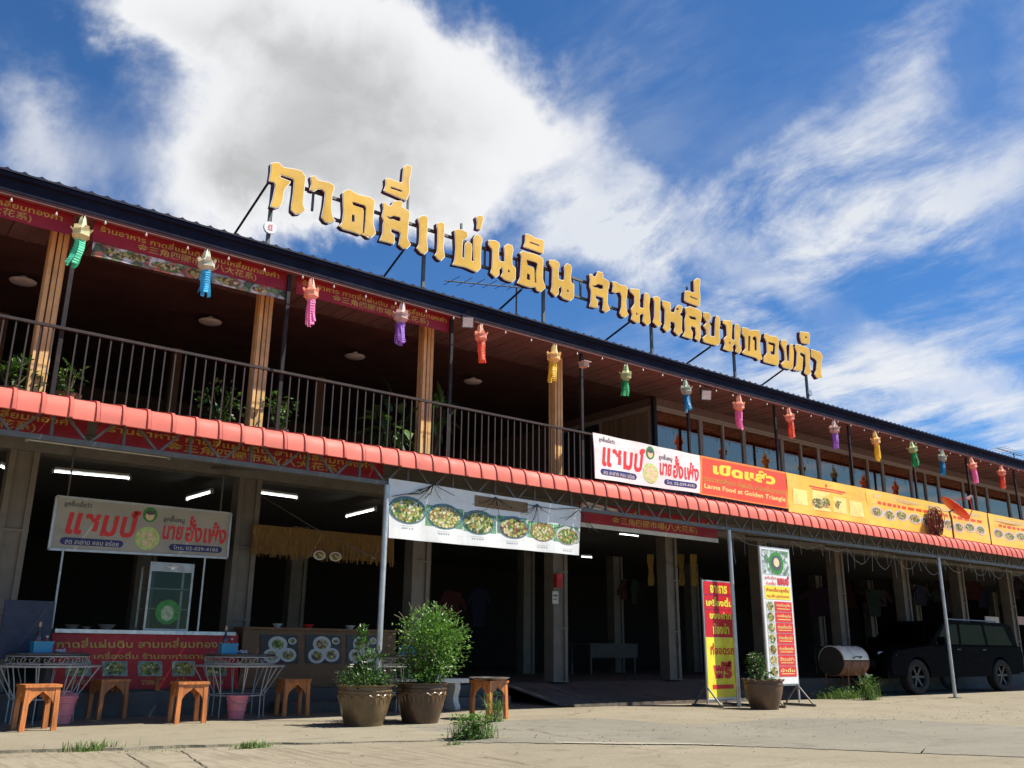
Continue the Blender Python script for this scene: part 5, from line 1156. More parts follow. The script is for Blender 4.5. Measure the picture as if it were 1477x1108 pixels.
def make_table():
    t = thing('wire_table', None, 'table', (0, 0, 0)); TH = .765
    B('tabletop', MB().lathe([(.0001, TH - .03), (.42, TH - .03), (.435, TH - .02), (.435, TH - .005), (.42, TH), (.0001, TH)], 44), m_ttop, t, local=True, smooth=True)
    circ = lambda r_, z, n=40: [(r_ * math.cos(6.2832 * k / n), r_ * math.sin(6.2832 * k / n), z) for k in range(n)]
    mb = MB(); mb.tube(circ(.43, TH - .038), .007, 6, closed=True); mb.tube(circ(.43, TH - .118), .007, 6, closed=True)
    for k in range(18):
        a = 6.2832 * k / 18
        for s_ in (-1, 1):
            pts = []
            for j in range(14):
                th = j / 13 * 4.6; rr_ = .034 * (1 - j / 18); u = s_ * (.034 - rr_ * math.cos(th)) ; v = TH - .078 + s_ * rr_ * math.sin(th); aa = a + u / .43; pts.append((.43 * math.cos(aa), .43 * math.sin(aa), v))
            mb.tube(pts, .004, 4, cap=False)
    B('scroll_band', mb, m_wire, t, local=True)
    mb = MB(); mb.tube(circ(.56, TH - .145, 48), .011, 6, closed=True); B('outer_ring', mb, m_wire, t, local=True, smooth=True)
    mb = MB(); mb.tube(circ(.34, .27, 36), .008, 6, closed=True); B('stretcher_ring', mb, m_wire, t, local=True)
    for k in range(8):
        a = 6.2832 * (k + .5) / 8; c_, s_ = math.cos(a), math.sin(a)
        B('leg', MB().tube([(.42 * c_, .42 * s_, TH - .12), (.37 * c_, .37 * s_, .45), (.34 * c_, .34 * s_, .27), (.345 * c_, .345 * s_, 0)], .007, 6), m_wire, t, local=True)
        B('brace', MB().tube([(.56 * c_, .56 * s_, TH - .145), (.46 * c_, .46 * s_, .46), (.345 * c_, .345 * s_, .28)], .0065, 6), m_wire, t, local=True)
    return t
TBL = [(56, 1043, 'white wire table with scroll band at the left picture edge'), (339, 1034, 'white wire table with scroll band before the red counter banner'), (590, 1031, 'white wire table behind the two glazed pots')]
T0 = make_table(); tops = []
for i, (px, py, lab) in enumerate(TBL):
    o = T0 if i == 0 else copy_tree(T0)
    o.location = gp(px, py); o.rotation_euler = (0, 0, R(11 * i)); tag(o, lab, group='round white wire tables'); tops.append(o.location + Vector((0, 0, .766)))
m_bluebox = mat('turquoise_plastic', (.02, .24, .40), .4); m_bottle = mat('dark_sauce_bottle', (.035, .012, .008), .12, spec=.8); m_cap = mat('tan_cap', (.42, .28, .12), .5); m_label_ = mat('red_bottle_label', (.40, .05, .03), .5)
for i, (tp, off, labs) in enumerate(((tops[0], (-.13, -.2), 'on the left wire table'), (tops[1], (-.24, -.17), 'on the wire table before the red counter'), (tops[2], (-.16, -.15), 'on the wire table behind the pots'))):
    c_ = tp + Vector((off[0], off[1], 0))
    t = thing('napkin_box', 'turquoise plastic condiment box ' + labs, 'box', c_, R(6 - 8 * i), group='turquoise boxes on the tables')
    mb = MB(); a, b_, h_ = .10, .065, .12
    mb.box(-a, a, -b_, -b_ + .006, 0, h_); mb.box(-a, a, b_ - .006, b_, 0, h_); mb.box(-a, -a + .006, -b_ + .006, b_ - .006, 0, h_); mb.box(a - .006, a, -b_ + .006, b_ - .006, 0, h_); mb.box(-a + .006, a - .006, -b_ + .006, b_ - .006, 0, .01); mb.box(-.003, .003, -b_ + .006, b_ - .006, .01, h_ - .01)
    B('body', mb, m_bluebox, t, local=True); B('rim', MB().box(-a - .006, a + .006, -b_ - .006, -b_ - .0005, h_ - .025, h_ + .004).box(-a - .006, -a - .0005, -b_, b_, h_ - .025, h_ + .004).box(a + .0005, a + .006, -b_, b_, h_ - .025, h_ + .004), m_bluebox, t, local=True)
    t = thing('sauce_bottle', 'dark tan-capped sauce bottle ' + labs, 'bottle', c_ + Vector((-.045, 0, .0105)), group='sauce bottles in the boxes')
    B('glass', MB().lathe([(.0001, 0), (.032, 0), (.034, .01), (.034, .16), (.028, .19), (.014, .225), (.013, .27), (.0001, .27)], 18), m_bottle, t, local=True, smooth=True)
    B('cap', MB().lathe([(.0001, .271), (.016, .271), (.017, .30), (.012, .325), (.0001, .326)], 14), m_cap, t, local=True); B('paper_label', MB().lathe([(.0345, .05), (.0352, .055), (.0352, .125), (.0345, .13)], 18), m_label_, t, local=True, smooth=True)
    t = thing('sauce_bottle', 'short reddish sauce bottle ' + labs, 'bottle', c_ + Vector((.045, .01, .0105)), group='sauce bottles in the boxes')
    B('glass', MB().lathe([(.0001, 0), (.026, 0), (.027, .10), (.013, .135), (.013, .155), (.0001, .155)], 16), m_label_, t, local=True, smooth=True); B('cap', MB().lathe([(.0001, .156), (.015, .156), (.015, .175), (.0001, .178)], 12), m_offw, t, local=True)
    n_ = c_ + Vector((.21, .03, 0)); t = thing('saucer', 'small white saucer with crumpled tissue ' + labs, 'saucer', n_, group='white saucers on the tables')
    B('plate', MB().lathe([(.0001, 0), (.04, 0), (.068, .014), (.07, .018), (.062, .016), (.0001, .006)], 20), m_white, t, local=True, smooth=True)
    rr = random.Random(i); B('tissue', MB().grid(lambda u, v: ((u - .5) * .10, (v - .5) * .09, .022 + .022 * math.sin(u * 9 + i) * math.sin(v * 7) + .012 * math.sin(u * 17)), 8, 8), m_white, t, local=True, recalc=False)
m_pink = mat('pink_plastic', (.85, .26, .28), .42, var=.07)
for px, py, lab in ((88, 1044, 'pink plastic bin with swing lid under the left wire table'), (340, 1037, 'open pink plastic bucket under the wire table before the red counter')):
    p = gp(px, py); t = thing('pink_bucket', lab, 'bucket', p, group='pink plastic bins under the tables')
    B('body', MB().lathe([(.0001, 0), (.09, 0), (.093, .015), (.128, .26), (.14, .262), (.142, .278), (.13, .28), (.12, .265), (.085, .02), (.0001, .018)], 28), m_pink, t, local=True, smooth=True)
    for z, r_ in ((.10, .107), (.225, .126)): B('band', MB().lathe([(r_, z), (r_ + .006, z + .006), (r_ + .006, z + .018), (r_ + .002, z + .024)], 28), m_pink, t, local=True, smooth=True)
    if px == 88: B('lid', MB().lathe([(.143, .281), (.145, .30), (.10, .33), (.05, .34), (.0001, .342)], 28).bar((-.05, 0, .345), (.05, 0, .345), .02, .02), m_pink, t, local=True, smooth=True)
    else: B('handle', MB().tube([(.142 * math.cos(a), -.03 - .10 * math.sin(a), .27 - .09 * math.sin(a)) for a in [math.pi * k / 12 for k in range(13)]], .004, 5), m_galv, t, local=True)
# stone bench behind the dark pot
p = gp(652, 1024); t = thing('stone_bench', 'white stone bench with scroll legs behind the big round shrub', 'bench', p)
m_stone = mat('white_terrazzo', (.62, .60, .55), .5, var=.08, scale=25)
B('seat', MB().box(-.95, .17, -.17, .17, .37, .43), m_stone, t, local=True)
sc_ = [(-.13, 0), (-.14, .04), (-.10, .10), (-.085, .17), (-.11, .24), (-.135, .30), (-.12, .369), (.12, .369), (.135, .30), (.11, .24), (.085, .17), (.10, .10), (.14, .04), (.13, 0)]
for x_ in (-.78, .0): B('leg', MB().prism(sc_, lambda u, v, d: (x_ + d, u, v), -.045, .045), m_stone, t, local=True)

# ------------------------------------------------------------------ first stall: red counter, glass cabinet, board
YCN = 12.42
s = Sheet(P(76, 907, YCN), P(344, 908, YCN), P(76, 994, YCN), P(344, 994, YCN), lambda u, v: .006 * math.sin(u * 25))
cx0, cx1 = s(0, 0).x, s(1, 0).x; zt = s(0, 0).z; zb = FZ
t = thing('stall_counter', 'food stall counter fronted by a red banner with Thai writing and dish pictures', 'counter', ((cx0 + cx1) / 2, YCN + .3, FZ))
B('counter_body', MB().box(cx0, cx1, YCN + .02, YCN + .62, FZ + .001, zt - .05), m_slab, t)
B('worktop', MB().box(cx0 + .02, cx1 - .05, YCN - .05, YCN + .66, zt - .045, zt + .0), mat('steel_worktop', (.55, .55, .53), .3, .7), t)
s = Sheet(*[a + Vector((0, 0, -.055)) if i < 2 else a for i, a in enumerate(s.c)], s.w)
b_ = B('front_banner', s.cloth(30, 4), mat('red_counter_cloth', (.42, .015, .018), .55, var=.08), t)
lettering(s, b_, m_goldp, [('กาดสี่แผ่นดิน สามเหลี่ยมทองคำ', .02, .95, .08, .26), ('กาแฟ เครื่องดื่ม ร้านอาหารตามสั่ง', .04, .88, .33, .46)], bold=.02)
rects(s, b_, mat('photo_teal', (.22, .30, .22), .5, var=.4, scale=12), [(.06 + i * .185, .19 + i * .185, .50, .77) for i in range(5)], 'photo_ground'); ovals(s, b_, f_green, [(.125 + i * .185, .635, .055, .115) for i in range(5)])
lettering(s, b_, m_goldp, [('ขนมจีน', .08, .17, .80, .92), ('ข้าวซอย', .265, .355, .80, .92), ('ราดหน้า', .45, .54, .80, .92), ('ผัดไทย', .635, .725, .80, .92), ('เย็นตาโฟ', .82, .91, .80, .92)], bold=.01)
for px0, px1 in (((91, 795), (79, 868)), ((296, 803), (284, 905))):
    a_ = P(*px0, YCN + .05); e_ = P(px1[0], px1[1], YCN + .05)
    tag(B('awning_tube', MB().tube([(a_.x, a_.y, zt + .001), (a_.x, a_.y, a_.z)], .014, 8), m_galv, None, (a_.x, a_.y, zt + .001)), 'thin metal tube from the red counter up to the box sign at its %s end' % ('left' if px0[0] < 100 else 'right'), 'tube', 'thin tubes on the red counter')
# cabinet
c0 = P(207, 905, YCN + .08); c1 = P(272, 906, YCN + .08); ct = P(214, 812, YCN + .08).z; w_ = c1.x - c0.x; h_ = ct - zt
t = thing('glass_cabinet', 'steel framed glass food cabinet with a round green sticker on the counter', 'cabinet', (c0.x + w_ / 2, YCN + .3, zt + .002))
mb = MB(); e = .028; a = w_ / 2
for x_ in (-a, a - e):
    for y in (-.2, .2 - e): mb.box(x_, x_ + e, y, y + e, 0, h_)
mb.box(-a + e, a - e, -.2, -.2 + e, 0, e); mb.box(-a + e, a - e, -.2, -.2 + e, h_ - .10, h_); mb.box(-a + e, a - e, .2 - e, .2, 0, e); mb.box(-a, a, -.2, .2, h_ + .001, h_ + .02)
for x_ in (-a, a - e): mb.box(x_, x_ + e, -.2 + e, .2 - e, 0, e); mb.box(x_, x_ + e, -.2 + e, .2 - e, h_ - e, h_)
m_inox = mat('stainless_frame', (.40, .385, .35), .42, .75)
B('frame', mb, m_inox, t, local=True); gm = glass_mat('cabinet_glass', .035, (.70, .74, .70))
B('glass_front', MB().box(-a + e, a - e, -.19, -.186, e, h_ - .101), gm, t, local=True)
for k in (.32, .62): B('shelf', MB().box(-a + e, a - e, -.16, .17, h_ * k, h_ * k + .012), m_inox, t, local=True)
mb = MB(); n_ = 28; mb.add([(.16 * math.cos(6.2832 * k / n_), -.193, h_ * .28 + .16 * math.sin(6.2832 * k / n_)) for k in range(n_)], [tuple(range(n_))]); stk = B('sticker', mb, m_greenp, t, local=True, recalc=False)
mb = MB(); mb.add([(.085 * math.cos(6.2832 * k / n_), -.195, h_ * .26 + .10 * math.sin(6.2832 * k / n_)) for k in range(n_)], [tuple(range(n_))]); B('face_print', mb, mat('pale_green_print', (.40, .50, .28), .5, var=.3, scale=20), stk, local=True, recalc=False)
B('crest', MB().add([(-.10, -.203, h_ - .02), (-.02, -.203, h_ - .06), (0, -.203, h_ - .075), (.02, -.203, h_ - .06), (.10, -.203, h_ - .02), (.03, -.203, h_ - .035), (-.03, -.203, h_ - .035)], [(0, 1, 2, 3, 4, 5, 6)]), m_white, t, local=True, recalc=False)
for i, (u, r_) in enumerate(((.20, .09), (.33, .06), (.52, .11), (.80, .05))):
    x_ = cx0 + (cx1 - cx0) * u * .55; t = thing('steel_bowl', ('small leftmost', 'tiny', 'wide', 'little rightmost')[i] + ' steel bowl on the red counter left of the glass cabinet', 'bowl', (x_, YCN + .2, zt + .002), group='steel bowls on the red counter')
    B('bowl', MB().lathe([(.0001, 0), (r_ * .5, 0), (r_, r_ * .6), (r_ * 1.05, r_ * .62), (r_ * .95, r_ * .58), (.0001, .01)], 18), m_inox, t, local=True, smooth=True)
a_ = P(8, 865, 12.0); b_ = P(80, 866, 12.0); e_ = P(75, 945, 12.0)
t = thing('menu_board', 'dark blue menu board standing at the left end of the red counter', 'board', ((a_.x + b_.x) / 2, 12.0, gfull(1, 12)))
B('board', MB().box(a_.x, b_.x, 12.0, 12.03, e_.z - .05, a_.z), mat('blue_black_board', (.018, .025, .055), .5), t)
B('leg', MB().bar((a_.x + .03, 12.05, .005), (a_.x + .03, 12.05, e_.z), .035), m_black, t); B('leg', MB().bar((b_.x - .03, 12.05, .005), (b_.x - .03, 12.05, e_.z), .035), m_black, t)

# ------------------------------------------------------------------ second stall with plate pictures and straw fringe
YS2 = 12.45; a_ = P(352, 904, YS2); b_ = P(572, 906, YS2)
t = thing('wooden_stall_counter', 'brown wooden stall counter with round plate pictures behind the glazed pots', 'counter', ((a_.x + b_.x) / 2, YS2 + .3, FZ))
m_brn = mat('brown_counter_board', (.17, .085, .032), .6, var=.15, stretch=(1, 1, 5))
B('counter_body', MB().box(a_.x, b_.x, YS2 + .01, YS2 + .55, FZ + .001, a_.z - .03), m_brn, t); B('worktop', MB().box(a_.x - .02, b_.x + .02, YS2 - .04, YS2 + .6, a_.z - .03, a_.z + .0), m_brn, t)
for px0, px1, kk in ((376, 430, 0), (441, 492, 1), (500, 545, 2)):
    s = Sheet(P(px0, 915, YS2 - .002), P(px1, 917, YS2 - .002), P(px0, 957, YS2 - .002), P(px1, 957, YS2 - .002))
    mb = MB(); s.rect(mb, 0, 1, 0, 1, .002); pp = B('picture', mb, mat('black_print', (.02, .02, .022), .4), t, recalc=False)
    for q9, (u, v, r_) in enumerate(((.45, .33, .27), (.30, .74, .25), (.72, .70, .24), (.84, .2, .12))): ovals(s, pp, m_offw, ((u, v, r_ * .95, r_ * 1.05),), 'plate_picture', .004 + .0005 * q9); ovals(s, pp, FOODS[kk], ((u, v, r_ * .62, r_ * .66),), 'dish_picture', .007)
a_ = P(366, 762, 12.56); b_ = P(568, 772, 12.56); zb = P(500, 812, 12.56).z
t = thing('straw_fringe', 'golden straw fringe hung along the front of the second stall', 'fringe', ((a_.x + b_.x) / 2, 12.6, a_.z))
m_straw = mat('golden_straw', (.17, .095, .024), .85, var=.4, scale=20, stretch=(6, 6, .5)); B('backing', MB().box(a_.x, b_.x, 12.58, 12.61, zb + .05, a_.z + .05), m_straw, t)
mb = MB(); rr = random.Random(71); x_ = a_.x
while x_ < b_.x:
    z1 = zb + rr.uniform(-.03, .10); w_ = rr.uniform(.012, .026); mb.add([(x_, 12.57, a_.z + .06), (x_ + w_, 12.565, a_.z + .06), (x_ + w_ * .7 + rr.uniform(-.02, .02), 12.55, z1), (x_ + w_ * .2, 12.55, z1 + .01)], [(0, 1, 2, 3)]); x_ += w_ * .75
B('straw', mb, m_straw, t, recalc=False)['kind'] = 'stuff'
for i, (px, py) in enumerate(((461, 801), (484, 803))):
    p = P(px, py, 12.52); mb = MB(); mb.add([(p.x + .10 * math.cos(6.2832 * k / 24), 12.52 - .0, p.z + .07 * math.sin(6.2832 * k / 24)) for k in range(24)] + [(p.x + .10 * math.cos(6.2832 * k / 24), 12.535, p.z + .07 * math.sin(6.2832 * k / 24)) for k in range(24)], [tuple(range(24)), tuple(range(47, 23, -1))] + [(k, (k + 1) % 24, 24 + (k + 1) % 24, 24 + k) for k in range(24)])
    o = B('oval_plaque', mb, m_offw, None, p); tag(o, ('left' if i == 0 else 'right') + ' one of two white oval plate pictures on the straw fringe', 'plaque', 'oval plate pictures on the straw fringe')
    mb = MB(); mb.add([(p.x + .075 * math.cos(6.2832 * k / 20), 12.517, p.z + .05 * math.sin(6.2832 * k / 20)) for k in range(20)], [tuple(range(20))]); B('dish_picture', mb, f_meat, o, recalc=False)
for i, (px, col_, lab) in enumerate(((400, m_offw, 'pale bowl standing on the brown stall counter, leftmost'), (445, m_redp, 'small red bowl on the brown stall counter'), (505, m_offw, 'small white bowl with blue rim on the brown stall counter'))):
    p = P(px, 902, YS2 + .15); t = thing('china_bowl', lab, 'bowl', (p.x, YS2 + .15, P(352, 904, YS2).z + .001), group='bowls on the brown stall counter'); B('bowl', MB().lathe([(.0001, 0), (.035, 0), (.075, .05), (.08, .055), (.07, .05), (.0001, .012)], 18), col_, t, local=True, smooth=True)
# tube lamps
def tube_lamp(pa, pb, Y, lab, lit=True, dz=.0):
    if isinstance(Y, tuple): a_, b_ = PZ(*pa, Y[0]), PZ(*pb, Y[0])
    else: a_, b_ = P(*pa, Y), P(*pb, Y)
    t = thing('tube_lamp', lab, 'tube lamp', (a_ + b_) / 2, group='fluorescent tube lamps on the ground floor')
    up = Vector((0, 0, .045)); B('fixture', MB().bar(a_ + up, b_ + up, .06, .035), m_offw, t); B('tube', MB().tube([a_, b_], .013, 8), m_tube if lit else m_white, t)
    d_ = (b_ - a_).normalized(); B('end_cap', MB().bar(a_ - d_ * .03, a_ - d_ * .001, .045, .06).bar(b_ + d_ * .001, b_ + d_ * .03, .045, .06), m_offw, t)
tube_lamp((78, 680), (186, 690), 14.2, 'lit tube lamp above the white box sign, at its left')
tube_lamp((270, 720), (305, 710), (3.25,), 'short looking lit tube lamp above the right end of the white box sign')
tube_lamp((368, 710), (428, 718), 14.2, 'lit tube lamp right of the second ground floor column')
tube_lamp((500, 745), (541, 735), (3.25,), 'lit tube lamp just left of the awning pole by the menu banner')
tube_lamp((0, 672), (8, 676), 14.6, 'lit tube lamp cut by the left picture edge')
tube_lamp((40, 634), (242, 660), 12.62, 'dead tube lamp on the front beam above the white box sign', False)
tube_lamp((841, 729), (889, 741), 10.45, 'dead tube lamp at the upper left corner of the low red banner', False)
tube_lamp((893, 770), (920, 773), 15.5, 'distant lit tube lamp below the low red banner')
tube_lamp((838, 803), (853, 804), 17.5, 'tiny lit tube lamp right of the dish menu banner')
# red box on the fourth column
p = P(803, 838, YC - .15); t = thing('fire_box', 'small red box fixed on the column right of the menu banner', 'box', p); B('case', MB().box(-.075, .075, -.09, -.01, -.12, .12), mat('fire_red', (.45, .02, .015), .45), t, local=True); B('door_panel', MB().box(-.055, .055, -.096, -.0905, -.10, .06), mat('fire_red_dark', (.30, .015, .012), .4), t, local=True)
p = P(801, 862, YC - .15); t = thing('paper_notice', 'pale paper notice under the red box on the column', 'notice', p); B('sheet', MB().box(-.07, .07, -.004, .004, -.11, .11), m_offw, t, local=True); B('print_line', MB().box(-.05, .05, -.0065, -.0045, .02, .05).box(-.05, .03, -.0065, -.0045, -.04, -.02), m_inkp, t, local=True)

# ------------------------------------------------------------------ standing signs
def stand_sign(name, label, tl, tr, bl_, br_, Y, frame):
    s = Sheet(P(*tl, Y), P(*tr, Y), P(*bl_, Y), P(*br_, Y)); x0 = (s(0, 0).x + s(0, 1).x) / 2; x1 = (s(1, 0).x + s(1, 1).x) / 2; zt = (s(0, 0).z + s(1, 0).z) / 2; zb = (s(0, 1).z + s(1, 1).z) / 2
    s = Sheet((x0, Y, zt), (x1, Y, zt), (x0, Y, zb), (x1, Y, zb)); g0 = gfull((x0 + x1) / 2, Y)
    t = thing(name, label, 'sign', ((x0 + x1) / 2, Y + .03, g0)); bd = B('board', MB().box(x0, x1, Y, Y + .012, zb, zt), frame, t)
    mb = MB(); e = .022
    mb.box(x0 - e, x0 - .001, Y + .002, Y + .03, g0 + .05, zt); mb.box(x1 + .001, x1 + e, Y + .002, Y + .03, g0 + .05, zt); mb.box(x0 - e, x1 + e, Y + .002, Y + .03, zt + .001, zt + e); mb.box(x0, x1, Y + .014, Y + .03, zb - .03, zb - .002)
    B('frame', mb, m_galv, t)
    for x_ in (x0 - e / 2, x1 + e / 2):
        mb = MB(); mb.bar((x_, Y - .30, g0 + .022), (x_, Y + .34, g0 + .022), .03, .04); mb.bar((x_, Y - .24, g0 + .05), (x_, Y - .0, g0 + .30), .022); mb.bar((x_, Y + .28, g0 + .05), (x_, Y + .035, g0 + .34), .022); B('foot', mb, m_steel, t)
    return s, t, bd
s, t, bd = stand_sign('parking_sign', 'tall red and yellow standing sign with Thai words behind the awning pole', (1018, 838), (1059, 842), (1018, 1008), (1062, 1009), 10.24, m_white)
mb = MB(); s.rect(mb, 0, 1, 0, .48, .003); B('red_field', mb, mat('sign_red', (.62, .012, .02), .42), bd, recalc=False); mb = MB(); s.rect(mb, 0, 1, .483, .985, .003); B('yellow_field', mb, mat('sign_yellow', (.90, .78, .05), .42), bd, recalc=False)
lettering(s, bd, m_yelp, [('อาหาร', .22, .80, .03, .10), ('เครื่องดื่ม', .06, .96, .135, .215), ('ของฝาก', .15, .90, .265, .325), ('ห้องน้ำ', .25, .80, .36, .455)], bold=.05, d=.006)
rects(s, bd, m_navyp, ((0, 1, .112, .116), (0, 1, .24, .243)), 'rule_line', .005, 1)
lettering(s, bd, m_redp, [('ที่จอดรถ', .13, .93, .53, .63)], bold=.035, d=.006); lettering(s, bd, m_redp, [('ฟรี', .20, .82, .68, .83)], bold=.07, d=.006)
mb = MB(); s.rect(mb, .15, .85, .88, .915, .006); B('red_bar', mb, m_redp, bd, recalc=False)
s, t, bd = stand_sign('menu_sign', 'tall white standing menu sign with red price list and round dish pictures', (1094, 790), (1136, 793), (1112, 985), (1153, 988), 9.75, m_white)
mb = MB(); s.rect(mb, .03, .97, .012, .20, .003); e = B('photo_ground', mb, food_mat('meatball_photo', [(.62, .70, .66), (.30, .45, .30), (.74, .78, .74), (.16, .30, .16), (.55, .62, .58)], 16), bd, recalc=False)
mb = MB(); s.oval(mb, .52, .11, .26, .085, .005); e2 = B('emblem', mb, m_greenp, e, recalc=False); mb = MB(); s.oval(mb, .52, .11, .18, .058, .007); B('emblem_ring', mb, m_inkp, e, recalc=False); mb = MB(); s.oval(mb, .52, .105, .10, .035, .009); B('face_print', mb, m_skin, e, recalc=False)
lettering(s, bd, m_redp, [('แชมป์', .52, .93, .205, .275)], bold=.05, d=.006); lettering(s, bd, m_redp, [('ลูกชิ้นเนื้อวัว', .08, .50, .21, .24)], bold=.02, d=.006)
mb = MB(); s.rect(mb, .05, .95, .285, .385, .003); B('yellow_field', mb, m_yelp, bd, recalc=False); lettering(s, bd, m_redp, [('ก๋วยเตี๋ยวลูกชิ้น', .10, .90, .295, .335), ('หมู เนื้อ สูตรโบราณ', .12, .88, .345, .375), ('ก๋วยเตี๋ยว', .12, .46, .248, .278)], bold=.02, d=.006)
LST = ['ก๋วยเตี๋ยวลูกชิ้น', 'บะหมี่หมูตุ๋น', 'ก๋วยเตี๋ยวเนื้อ', 'ก๋วยเตี๋ยวน้ำ', 'ก๋วยเตี๋ยวแห้ง', 'ข้าวเปล่า', 'น้ำดื่ม']
for k in range(7):
    v0 = .40 + k * .079; rects(s, bd, m_redp, ((.36, .96, v0, v0 + .074),), 'red_field'); rects(s, bd, m_yelpale, ((.44, .88, v0 + .052, v0 + .057),), 'price_line', .006)
    e = rects(s, bd, mat('pale_grey_print', (.60, .62, .56), .5, var=.2, scale=20), ((.07, .34, v0, v0 + .074),), 'picture_ground'); ovals(s, e, (f_green, f_meat, f_noodle)[k % 3], ((.20, v0 + .037, .115, .033),), 'dish_picture', .006, 18)
lettering(s, bd, m_yelpale, [(w_, .42, .90, .412 + k * .079, .442 + k * .079) for k, w_ in enumerate(LST)], bold=.02, d=.006)

# ------------------------------------------------------------------ drum barbecue
p = gp(1222, 1006); t = thing('drum_barbecue', 'rusty oil drum barbecue lying on a thin metal stand by the roadside', 'barbecue', p)
m_rust = mat('rusty_drum', (.17, .07, .035), .7, var=.35, scale=5, stain=(.05, .03, .025), sscale=3); m_lid = mat('pale_worn_drum_lid', (.80, .73, .58), .5, var=.10, scale=4, stain=(.32, .13, .05), sscale=3.0, samt=.8)
Rd, Ld, zc = .30, .46, .72
def halfdrum(a0, a1, n_=16, inset_=0.0):
    mb = MB(); pr = [(x_, 1 + (.03 if abs(abs(x_) - .16) < .012 else 0) + (.025 if abs(x_) > Ld - .015 else 0)) for x_ in (-Ld, -Ld + .02, -.18, -.16, -.14, 0, .14, .16, .18, Ld - .02, Ld)]
    for x_, k in pr:
        for j in range(n_ + 1): a = a0 + (a1 - a0) * j / n_; mb.v.append((x_, Rd * k * math.cos(a), zc + Rd * k * math.sin(a)))
    for i in range(len(pr) - 1):
        for j in range(n_): q0 = i * (n_ + 1) + j; mb.f.append((q0, q0 + 1, q0 + n_ + 2, q0 + n_ + 1)); mb.mi.append(0)
    for i in (0, len(pr) - 1): mb.f.append(tuple(i * (n_ + 1) + j for j in range(n_ + 1))); mb.mi.append(0)
    return mb
B('drum_lid', halfdrum(R(4), R(176)), m_lid, t, local=True, smooth=True); B('drum_bowl', halfdrum(R(180), R(360)), m_rust, t, local=True, smooth=True)
B('end_plate', MB().tube([(-Ld - .002, 0, zc), (-Ld - .012, 0, zc)], Rd * .96, 28), mat('shaded_plate', (.035, .025, .02), .8), t, local=True)  # near-black colour carries the shade on the end turned from the sun
B('lid_handle', MB().tube([(-.12, -.30, zc + .06), (-.12, -.36, zc + .09), (.12, -.36, zc + .09), (.12, -.30, zc + .06)], .010, 6), m_black, t, local=True)
for x_ in (-.30, .30):
    B('leg_frame', MB().tube([(x_, -.26, 0), (x_, -.26, zc - .08)], .014, 6).tube([(x_, .26, 0), (x_, .26, zc - .08)], .014, 6).bar((x_, -.26, .25), (x_, .26, .25), .02), mat('rusty_iron', (.26, .12, .06), .7, .3, var=.3), t, local=True)
B('cross_bar', MB().bar((-.30, -.27, zc - .085), (.30, -.27, zc - .085), .022), MATS['rusty_iron'], t, local=True)
B('ash_chute', MB().bar((.46, -.05, zc - .16), (.68, -.10, zc - .33), .08, .05), m_galv, t, local=True)

# ------------------------------------------------------------------ parked pickup in the shade
p = Vector((P(1283, 985, 11.25).x, 12.0, 0)); p.z = -.05
t = thing('parked_car', 'black off-road car parked in the deep shade behind the right awning pole', 'car', p)
m_car = mat('black_car_paint', (.0025, .0027, .0032), .6, var=.1, spec=.02); m_tyre = mat('tyre_rubber', (.007, .007, .007), .85); m_rim = mat('alloy_rim', (.022, .022, .023), .45, .3); m_cgl = glass_mat('car_glass', .018, (.10, .11, .12))
W2 = .80
def side_prism(name, poly, y0, y1, m_, par=None, chamf=.0):
    mb = MB(); n_ = len(poly); rows = [(y0, .0), (y0 + .06, 1.0), (y1 - .06, 1.0), (y1, .0)]
    cxm = sum(a for a, b in poly) / n_; czm = sum(b for a, b in poly) / n_
    for y, k in rows:
        s_ = 1 - (1 - k) * .025
        for a, b in poly: mb.v.append((cxm + (a - cxm) * s_, y, czm + (b - czm) * s_))
    for r_ in range(3):
        for i in range(n_): j = (i + 1) % n_; mb.f.append((r_ * n_ + i, r_ * n_ + j, (r_ + 1) * n_ + j, (r_ + 1) * n_ + i)); mb.mi.append(0)
    mb.f.append(tuple(range(n_ - 1, -1, -1))); mb.mi.append(0); mb.f.append(tuple(3 * n_ + i for i in range(n_))); mb.mi.append(0)
    return B(name, mb, m_, par or t, local=True, smooth=False)
def archp(xc, r_=.43): return [(xc - r_ * math.cos(a), .40 + r_ * math.sin(a)) for a in [math.pi * k / 10 for k in range(11)]]
body = [(.02, .42), (.0, .60), (.04, .82), (.18, .95), (1.25, 1.06), (1.35, 1.08), (5.2, 1.08), (5.25, .9), (5.22, .45)] 
under = [(4.62, .40)] + archp(4.18)[::-1] + [(3.7, .36)] + [(1.38, .36)] + archp(.92)[::-1] + [(.45, .38)]
side_prism('body', body + under, -W2, W2, m_car)
cab = [(1.45, 1.075), (2.05, 1.58), (2.25, 1.66), (4.6, 1.67), (4.95, 1.60), (5.15, 1.075)]
cb = side_prism('cab', cab, -W2 + .06, W2 - .06, m_car)
for poly in ([(1.75, 1.11), (2.14, 1.54), (2.62, 1.58), (2.62, 1.11)], [(2.72, 1.11), (2.72, 1.58), (3.60, 1.58), (3.70, 1.11)], [(3.82, 1.11), (3.72, 1.58), (4.55, 1.57), (4.85, 1.11)]):
    for sgn in (-1, 1): y = sgn * (W2 - .06 + .004); B('side_window', MB().add([(a, y, b) for a, b in poly], [tuple(range(len(poly)))]), m_cgl, cb, local=True, recalc=False)
B('windscreen', MB().add([(1.502, -.62, 1.13), (1.502, .62, 1.13), (2.0, .56, 1.565), (2.0, -.56, 1.565)], [(0, 1, 2, 3)]), m_cgl, cb, local=True, recalc=False)
